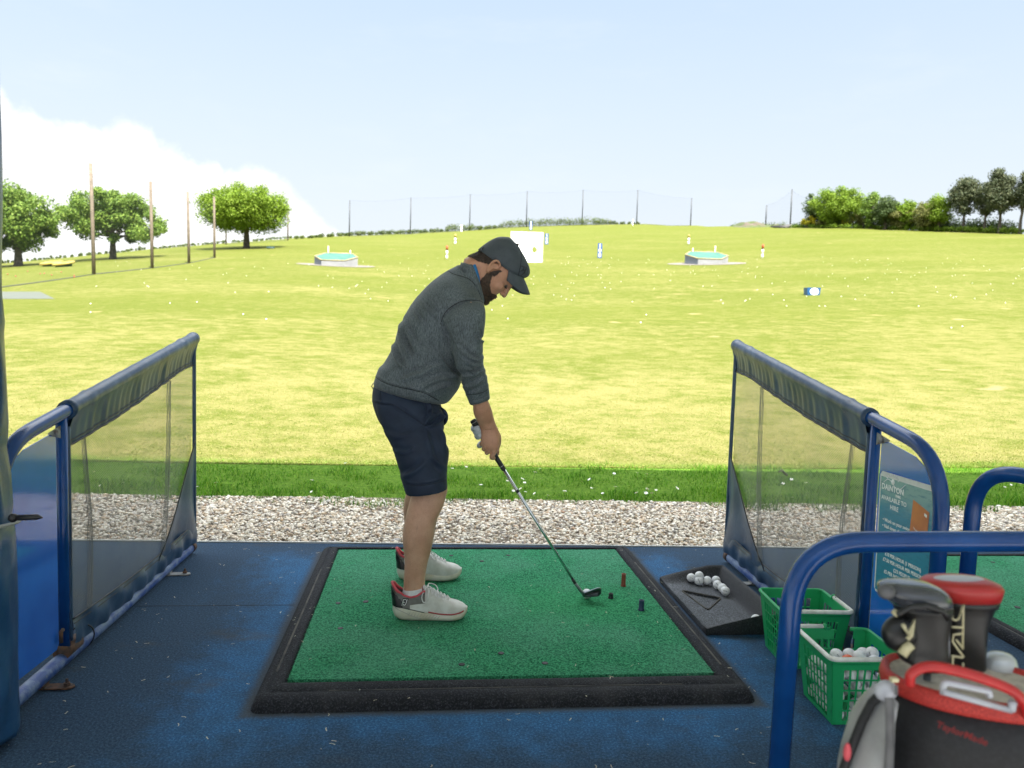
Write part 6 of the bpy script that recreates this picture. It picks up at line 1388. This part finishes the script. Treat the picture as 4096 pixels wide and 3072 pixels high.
# brim
def brim(u, v, off=0):
    s = u*2-1; sn = max(-1, min(1, s*.93)); cs = math.sqrt(1-sn*sn); a0 = .010+.104*cs; b0 = edge_b(a0)
    ext = .030+.046*math.sqrt(max(0, 1-abs(s)**3))+.022*s*s*(1-abs(s)**4); dr = .013+.012*s*s
    return H(a0-.003+ext*v, b0+.001-dr*v-.006*v*v, .0845*sn*(1-.06*cs)*(1-.10*v)+off)
mb = MB(); mb.grid(lambda u, v: brim(u, v, .0), 36, 14); bo = mb.build('brim', m_cap, capo); md = bo.modifiers.new('t', 'SOLIDIFY'); md.thickness = .003
mb = MB(); mb.ball(H(-.021, .1525), (.0085, .0085, .005), 12, 8); mb.build('button', mat('maroon button', (.045, .018, .022)), capo)
mb = MB()
for an in (95, 155, 205, 265, 325, 35):
    cs, sn = math.cos(R_(an)), math.sin(R_(an)); ph = math.pi/2*.52; a_e = .010+.104*cs; b_e = edge_b(a_e); rr_ = math.cos(ph)**.78; a = -.020+(a_e+.020)*rr_+max(0, cs)*.016-max(0, -cs)*.008; b_ = b_e+(.150-b_e)*math.sin(ph)**.88; c = .0845*sn*(1-.06*cs)*rr_
    P = H(a, b_, c); n_ = nrm(P-H(-.0, .05, 0)); u = nrm(np.cross(n_, fa)); w_ = np.cross(n_, u); mb.tube([P+n_*.001+(u*math.cos(q)+w_*math.sin(q))*.0032 for q in np.linspace(0, 6.283, 13)], .0011, 6, False)
mb.build('eyelet', m_cap, capo)
def zcap(x, y): return (1450+x/2.765, 900+y/2.765)
hug(capo.data, man, [(1700, 205), (1740, 260), (1755, 340), (1745, 460), (1720, 560), (1690, 600)], zcap, .0012, 'panel_seam', m_seamk, capo)
hug(capo.data, man, [(1312, 300), (1380, 365), (1470, 430), (1560, 495), (1600, 530)], zcap, .0012, 'edge_seam', m_seamk, capo)
lg = MB()
for P in ([(1752, 452), (1785, 462), (1812, 468)], [(1790, 462), (1775, 490), (1748, 512)], [(1808, 470), (1805, 500), (1795, 515)], [(1772, 505), (1785, 495), (1790, 508), (1800, 498)], [(1804, 505), (1780, 535), (1752, 556)], [(1765, 548), (1800, 520)]):
    o_ = hug(capo.data, man, P, zcap, .0017, 'script_logo', m_blk, capo, .0012)
# rear strap
hug(capo.data, man, [(1345, 245), (1325, 265), (1314, 295)], zcap, .0022, 'strap', m_blk, capo)

# --- shoes and socks
m_swh = mat('shoe off white mesh', (.62, .62, .58), (.52, .51, .46), 25, .65, bump=.35, bsc=500, bd=.001); m_sole = mat('worn white sole', (.60, .59, .50), (.50, .46, .33), 10, .6, lo=.45, hi=.75); m_sgr = mat('shoe grey panel', (.16, .155, .14), (.13, .125, .11), 60, .6)
m_coral = mat('coral lining', (.62, .09, .11), (.5, .05, .07), 20, .6); m_sblk = mat('black heel counter', (.010, .010, .012), rough=.35); m_lace = mat('white laces', (.72, .72, .70), rough=.7); m_sred = mat('red piping', (.36, .03, .03), rough=.5)
m_sock = mat('white sock', (.74, .74, .74), (.66, .66, .66), 200, .85, bump=.4, bsc=400, bd=.001)
def shoe(loc, rz, mir, lab):
    root = empty('shoe', loc, None, None, None, rz); root['_local'] = 1; root.parent = man; root.location = Vector(loc)-man.location
    if lab: root['label'] = lab
    Y = lambda y: y*mir
    hwS = lambda x: float(np.interp(x, [0, .01, .03, .08, .13, .18, .22, .26, .29, .303, .308], [.012, .030, .039, .041, .042, .048, .053, .051, .039, .020, .006]))
    top = lambda x: float(np.interp(x, [0, .012, .04, .09, .14, .19, .24, .28, .308], [.062, .064, .060, .050, .038, .030, .029, .036, .050]))
    bot = lambda x: float(np.interp(x, [0, .012, .035, .08, .14, .2, .25, .28, .298, .308], [.034, .014, .003, .0, .0, .0, .001, .007, .018, .034]))
    cyl = lambda x: float(np.interp(x, [0, .1, .2, .31], [0, .0, .004, -.004]))
    xs = np.concatenate([[0, .004, .01, .018, .028], np.linspace(.04, .28, 25), [.288, .296, .302, .306, .308]])
    mb = MB(); rs = []
    for x in xs:
        h, t0, b0, c = hwS(x), top(x), bot(x), cyl(x); r = []
        for (k, z) in ((.80, 0), (.96, .18), (1.05, .42), (1.03, .68), (.97, .92), (.90, 1), (.4, 1), (-.4, 1), (-.90, 1), (-.97, .92), (-1.03, .68), (-1.05, .42), (-.96, .18), (-.80, 0), (-.3, 0), (.3, 0)): r.append((x, Y(c+h*k), b0+(t0-b0)*z))
        rs.append(r)
    mb.rings(rs); so_ = mb.build('sole', m_sole, root)
    mb = MB()     # groove line running down the sole wall
    mb.tube([(x, Y(-(hwS(x)*1.045)-.0004+cyl(x)), top(x)*.92-(top(x)*.62)*min(1, x/.11)) for x in np.linspace(.012, .12, 14)], .0012, 5)
    for k in range(11): x = .075+.012*k; mb.tube([(x, Y(-hwS(x)*1.035+cyl(x)), top(x)*.78), (x-.010, Y(-hwS(x)*1.05+cyl(x)), top(x)*.45)], .0007, 4)
    mb.build('sole_groove', mat('sole groove', (.30, .30, .27)), so_)
    # upper: arched sections; open collar in the rear half
    ht = lambda x: float(np.interp(x, [.004, .02, .045, .075, .10, .125, .14, .155, .18, .21, .24, .27, .292, .304], [.150, .128, .104, .0955, .102, .120, .126, .121, .107, .092, .0775, .070, .060, .050]))
    def sec(x, f):      # f in [-1,1] across
        h = hwS(x)*.93; z0 = top(x)-.006; H_ = ht(x); a = f*math.pi/2; op_ = x < .128
        if op_:
            lean = .80 if x > .03 else .9; k = abs(f); yy = h*(1-(1-lean)*(1-k)); return None
        return (x, Y(cyl(x)+h*math.copysign(abs(math.sin(a))**.82, f)), z0+(H_-z0)*abs(math.cos(a))**.72)
    xsu = [x for x in xs if x >= .128]; mb = MB()
    mb.rings([[sec(x, f) for f in np.linspace(-1, 1, 29)] for x in xsu], False, False); mb.build('toe_upper', m_swh, root)
    # rear quarters, two walls joined round the heel
    path = [(x, -1) for x in np.linspace(.132, .02, 14)]+[(.008, -.55), (.003, 0), (.008, .55)]+[(x, 1) for x in np.linspace(.02, .132, 14)]
    mb = MB(); V = []; rows = 8
    rs = []
    for (x, s) in path:
        h = hwS(max(x, .02))*.93 if abs(s) == 1 else .034; H_ = ht(x); col = []
        for r in range(rows+1):
            v = r/rows; z = top(x)-.006+(H_-top(x)+.006)*v; inn = 1-.26*v**1.4 if abs(s) == 1 else 1-.1*v
            xx = x-(.006*v*v if x < .03 else 0)+.012*math.sin(math.pi*v)*0
            col.append((xx, Y(cyl(x)+s*h*inn), z))
        rs.append(col)
    mb.rings(rs, False, False); q_ = mb.build('quarter', m_sgr, root); md = q_.modifiers.new('t', 'SOLIDIFY'); md.thickness = .004; md.offset = 1
    # white toe-side overlay on the quarter, black heel counter, coral collar
    mb = MB()
    def ov(u, v):
        x = .072+.075*u; z0, z1 = top(x)-.002, top(x)+.036*(.25+.75*u)+.004; z = z0+(z1-z0)*v; h = hwS(x)*.93; vv_ = (z-top(x)+.006)/(ht(x)-top(x)+.006); return (x, Y(cyl(x)-(h*(1-.26*max(0, vv_)**1.4)+.0055)), z)
    mb.grid(ov, 14, 6); mb.build('side_overlay', m_swh, root)
    mb = MB(); rs = []
    for (x, s) in [(x, -1) for x in np.linspace(.042, .02, 5)]+[(.008, -.55), (.003, 0), (.008, .55)]+[(x, 1) for x in np.linspace(.02, .042, 5)]:
        h = hwS(max(x, .02))*.93 if abs(s) == 1 else .034; col = []
        for r in range(13):
            v = r/12; z = top(x)-.004+(ht(x)-.012-top(x))*v; inn = 1-.26*v**1.4 if abs(s) == 1 else 1-.1*v; rib = .0028*(math.sin(v*30) > .3)*(x < .025)*(.3 < v < .8)
            lim = 1 if x < .03 else max(.0, 1-(x-.03)/.02); col.append((x-.007-.006*v*v-rib if x < .03 else x, Y(cyl(x)+s*(h*inn+.006)), z if v < 1 else z))
        rs.append(col)
    mb.rings(rs, False, False); mb.build('heel_counter', m_sblk, root)
    ring_ = [(x-(.007 if x < .03 else 0), Y(cyl(x)+s*(hwS(max(x, .02))*.93*.74+.002 if abs(s) == 1 else .031)), ht(x)) for (x, s) in path]
    mb = MB(); mb.tube(ring_, [.0042 if .03 < p[0] else .0062 for p in ring_], 8); mb.build('collar_lining', m_coral, root)
    mb = MB(); mb.tube([(x, Y(-(hwS(x)*.97)-.001+cyl(x)), top(x)+.0015) for x in np.linspace(.13, .292, 24)], .0026, 6); mb.build('piping', m_sred, root)
    # tongue, laces
    mb = MB(); mb.grid(lambda u, v: (.178-.060*v-.01*v*v, Y((u-.5)*(.040-.006*v)), .104+.050*v-.012*(2*u-1)**2+(-.004)), 8, 10); tg = mb.build('tongue', m_swh, root); md = tg.modifiers.new('t', 'SOLIDIFY'); md.thickness = .006
    mb = MB(); mb.tube([(.122, Y(-.019), .140), (.121, Y(-.023), .128), (.127, Y(-.026), .114)], .0015, 5); mb.build('tongue_piping', m_sred, tg)
    mb = MB()
    for k in range(6):
        x = .148+.0145*k; z = ht(x)+.0035
        mb.tube(smooth_path([(x, Y(-.025), z-.014), (x+.003, Y(-.014), z-.001), (x+.007, Y(.0), z-.001), (x+.010, Y(.014), z-.008), (x+.012, Y(.024), z-.020)], 4), .0023, 6)
        mb.tube(smooth_path([(x, Y(.025), z-.014), (x+.003, Y(.014), z-.001), (x+.007, Y(.0), z+.000), (x+.010, Y(-.014), z-.008), (x+.012, Y(-.024), z-.020)], 4), .0023, 6)
    kx, kz = .142, .134
    mb.tube(smooth_path([(kx, Y(-.004), kz), (kx-.010, Y(-.022), kz-.006), (kx-.022, Y(-.040), kz-.030), (kx-.016, Y(-.046), kz-.052), (kx-.002, Y(-.042), kz-.048), (kx+.004, Y(-.028), kz-.022), (kx, Y(-.006), kz)], 6), .0021, 6)
    mb.tube(smooth_path([(kx, Y(.004), kz), (kx+.006, Y(.022), kz+.004), (kx+.030, Y(.040), kz-.008), (kx+.042, Y(.044), kz-.030), (kx+.032, Y(.038), kz-.034), (kx+.012, Y(.020), kz-.012), (kx, Y(.004), kz)], 6), .0021, 6)
    mb.tube(smooth_path([(kx, Y(-.002), kz), (kx+.014, Y(-.010), kz-.002), (kx+.036, Y(-.020), kz-.018), (kx+.056, Y(-.026), kz-.036)], 5), .002, 6); mb.ball((kx, 0, kz), (.006, .007, .005), 8, 6)
    mb.build('laces', m_lace, root)
    # badge on the outer quarter
    mb = MB(); bo_ = lambda u, v: (.0365+u*.022+v*.005, Y(-(hwS(.05)*.93*(1-.26*(.38+.3*v)**1.4)+.0058)), .0655+v*.026)
    def stroke(P, r): mb.tube([bo_(*p) for p in P], r, 6)
    mb.add([np.array(bo_(u, v))+np.array([0, Y(.0008), 0]) for u, v in ((-.12, -.1), (.95, -.1), (1.1, 1.1), (.05, 1.1))], [(0, 1, 2, 3)]); mb.m = 1
    stroke([(.12, .0), (.2, .92), (.66, .92)], .0016); stroke([(.16, .5), (.5, .5)], .0015); stroke([(.86, .95), (.78, .2), (.62, .05), (.42, .08), (.40, .28)], .0016)
    mb.build('badge', [m_blk, m_lace], root)
    mb = MB()
    for (x, z) in ((.118, .103), (.128, .112)): mb.ball((x, Y(-(hwS(x)*.93*.80+.0045)), z), (.0032, .002, .0032), 8, 6)
    mb.build('eyelet', m_blk, root)
    return root
H1, T1 = on(1572, 2480, 'z', .045), on(1872, 2470, 'z', .045)
shoe((-.421, RY-.012, .031), R_(-1.5), 1, None); shoe((-.424, LY+.012, .031), R_(1.5), -1, None)
mb = MB()
for (yA, dx) in ((RY, 0), (LY, -.012)):
    mb = MB(); rows = []
    for (x0, y0, x1, y1, w_) in ((325, 815, 506, 788, .0445), (326, 822, 505, 800, .0447), (318, 850, 506, 840, .0440), (312, 890, 520, 880, .040), (305, 930, 545, 925, .036), (300, 970, 570, 970, .033)):
        B, Fp = s3(x0, y0, RY), s3(x1, y1, RY); rows.append((B+[dx, 0, 0], Fp+[dx, 0, 0], yA, w_))
    loft(mb, rows, 32, 2.1); mb.build('sock', m_sock, man)

# --- glove on the left hand
m_glv = mat('white glove leather', (.60, .64, .66), (.5, .54, .56), 40, .5, bump=.2, bsc=200)
hb = MB()
loft(hb, [(sh_(668, 405, .835), sh_(800, 430, .835), .838, .030), (sh_(690, 470, .832), sh_(850, 470, .832), .836, .030), (sh_(735, 580, .826), sh_(900, 570, .826), .832, .032), (sh_(770, 690, .822), sh_(940, 680, .822), .830, .032), (sh_(800, 800, .82), sh_(960, 780, .82), .828, .030), (sh_(850, 900, .82), sh_(980, 880, .82), .826, .022)], 24, 2.3)
for (ox, oy, r) in ((0, 0, .0105), (52, 68, .0112), (92, 168, .0110)):
    P = [(800+ox*.6, 560+oy, .835), (700+ox, 530+oy*1.0, .828), (632+ox*.8, 600+oy, .806), (628+ox, 650+oy, .778), (672+ox, 640+oy, .757), (728+ox*.9, 612+oy, .752)]
    finger([sh_(*p) for p in P], [r*1.05, r*1.05, r*1.05, r*1.1, r*1.1, r*.9])
finger([sh_(860, 900, .832), sh_(790, 960, .825), sh_(755, 1005, .800), sh_(765, 1015, .775), sh_(820, 1000, .765)], [.011, .011, .0108, .0105, .009])
finger([sh_(930, 640, .815), sh_(1010, 760, .798), sh_(1040, 900, .797)], [.014, .012, .010])
me_g = remesh(hb, .0021, 2, .5, 'glove'); me_g.materials.append(m_glv); link('glove', me_g, man)

# ================================================================ the iron he holds
GY0, GY1 = .788, .735
g0 = sh_(605, 440, GY0); g1 = sh_(1305, 1545, .772); hz = s3(1690, 738, GY1+.004); kn = s3(1764, 842, GY1)
club = empty('golf_club', (kn[0], kn[1], .045), 'steel shafted iron held by the golfer with its head behind the ball', 'golf club')
m_grip = mat('black rubber grip', (.012, .013, .014), (.03, .032, .03), 160, .65, bump=.6, bsc=350, bd=.001); m, t, b = newmat('chrome'); b.inputs['Base Color'].default_value = (.62, .64, .67, 1); b.inputs['Metallic'].default_value = 1; b.inputs['Roughness'].default_value = .16; m_chr = m
dg_ = nrm(g1-g0); mb = MB(); mb.tube([g0, g0+dg_*.004, g0+dg_*.012, g0+(g1-g0)*.5, g1-dg_*.012, g1-dg_*.003, g1], [.0105, .0135, .0138, .0122, .0105, .0108, .0098], 14); gp = mb.build('grip', m_grip, club)
mb = MB(); c = g0+dg_*.010; 
m_gpr = mat('grip print', (.25, .26, .25))
for k, (q0, q1) in enumerate(((.012, .0155), (.24, .243))): mb = MB(); mb.tube([g0+dg_*q0, g0+dg_*q1], .0139 if k == 0 else .0112, 14); mb.build('grip_band', m_gpr, gp)
mb = MB(); L = np.linalg.norm(hz-g1); mb.tube([g1-dg_*.01, g1+(hz-g1)*.5, hz], [.0074, .0064, .0054], 14); shf = mb.build('shaft', m_chr, club)
mb = MB(); ds = nrm(hz-g1); mb.tube([g1+ds*.105, g1+ds*.118], .0078, 12); mb.build('shaft_band', m_blk, shf)
mb = MB(); mb.tube([hz-ds*.002, hz+ds*.022], [.0066, .0076], 14); mb.build('ferrule', m_blk, club)
# head: outline in the face plane, lofted to a sole and a thin top line
hs = s3(1725, 790, GY1)
mb = MB(); mb.tube([hz+ds*.020, hs, kn-np.array([.004, 0, -.004]), kn+np.array([.006, 0, -.004])], [.0068, .0072, .0078, .007], 14, True, True)
out = [(1768, 846), (1800, 836), (1850, 815), (1885, 799), (1903, 799), (1915, 806), (1919, 822), (1917, 848), (1908, 866), (1890, 874), (1850, 879), (1810, 883), (1780, 880), (1766, 868)]
O = [s3(x, y, GY1) for x, y in out]; cz_ = sum(O)/len(O); zmin = min(p[2] for p in O)
def thick(p): f = (p[2]-zmin)/.05; return .0095*(1-f)+.0032*f
Vb = []
loft_y = lambda p: .006-(p[2]-zmin)*.35
A_ = [p+np.array([0, loft_y(p)+thick(p)*.6, 0]) for p in O]; B_ = [p+np.array([0, loft_y(p)-thick(p), 0]) for p in O]; B2 = [p+(cz_-p)*.16+np.array([0, loft_y(p)-thick(p)*1.0, 0]) for p in O]; B3 = [p+(cz_-p)*.26+np.array([0, loft_y(p)-.0006, 0]) for p in O]
n = len(O); mb.add(A_+B_+B2+B3, [tuple(range(n))]+[(k*n+i, k*n+(i+1) % n, (k+1)*n+(i+1) % n, (k+1)*n+i) for k in range(3) for i in range(n)]+[tuple(range(4*n-1, 3*n-1, -1))])
hd = mb.build('club_head', mat('satin iron', (.30, .31, .33), (.22, .23, .25), 40, .28, 1), club, True, 35)
mb = MB(); a_, b_ = s3(1790, 862, GY1), s3(1905, 832, GY1); mb.tube([a_+np.array([0, loft_y(a_)-.004, 0]), b_+np.array([0, loft_y(b_)-.004, 0])], .0022, 8); mb.build('badge', mat('dark badge', (.03, .03, .035), rough=.3), hd)
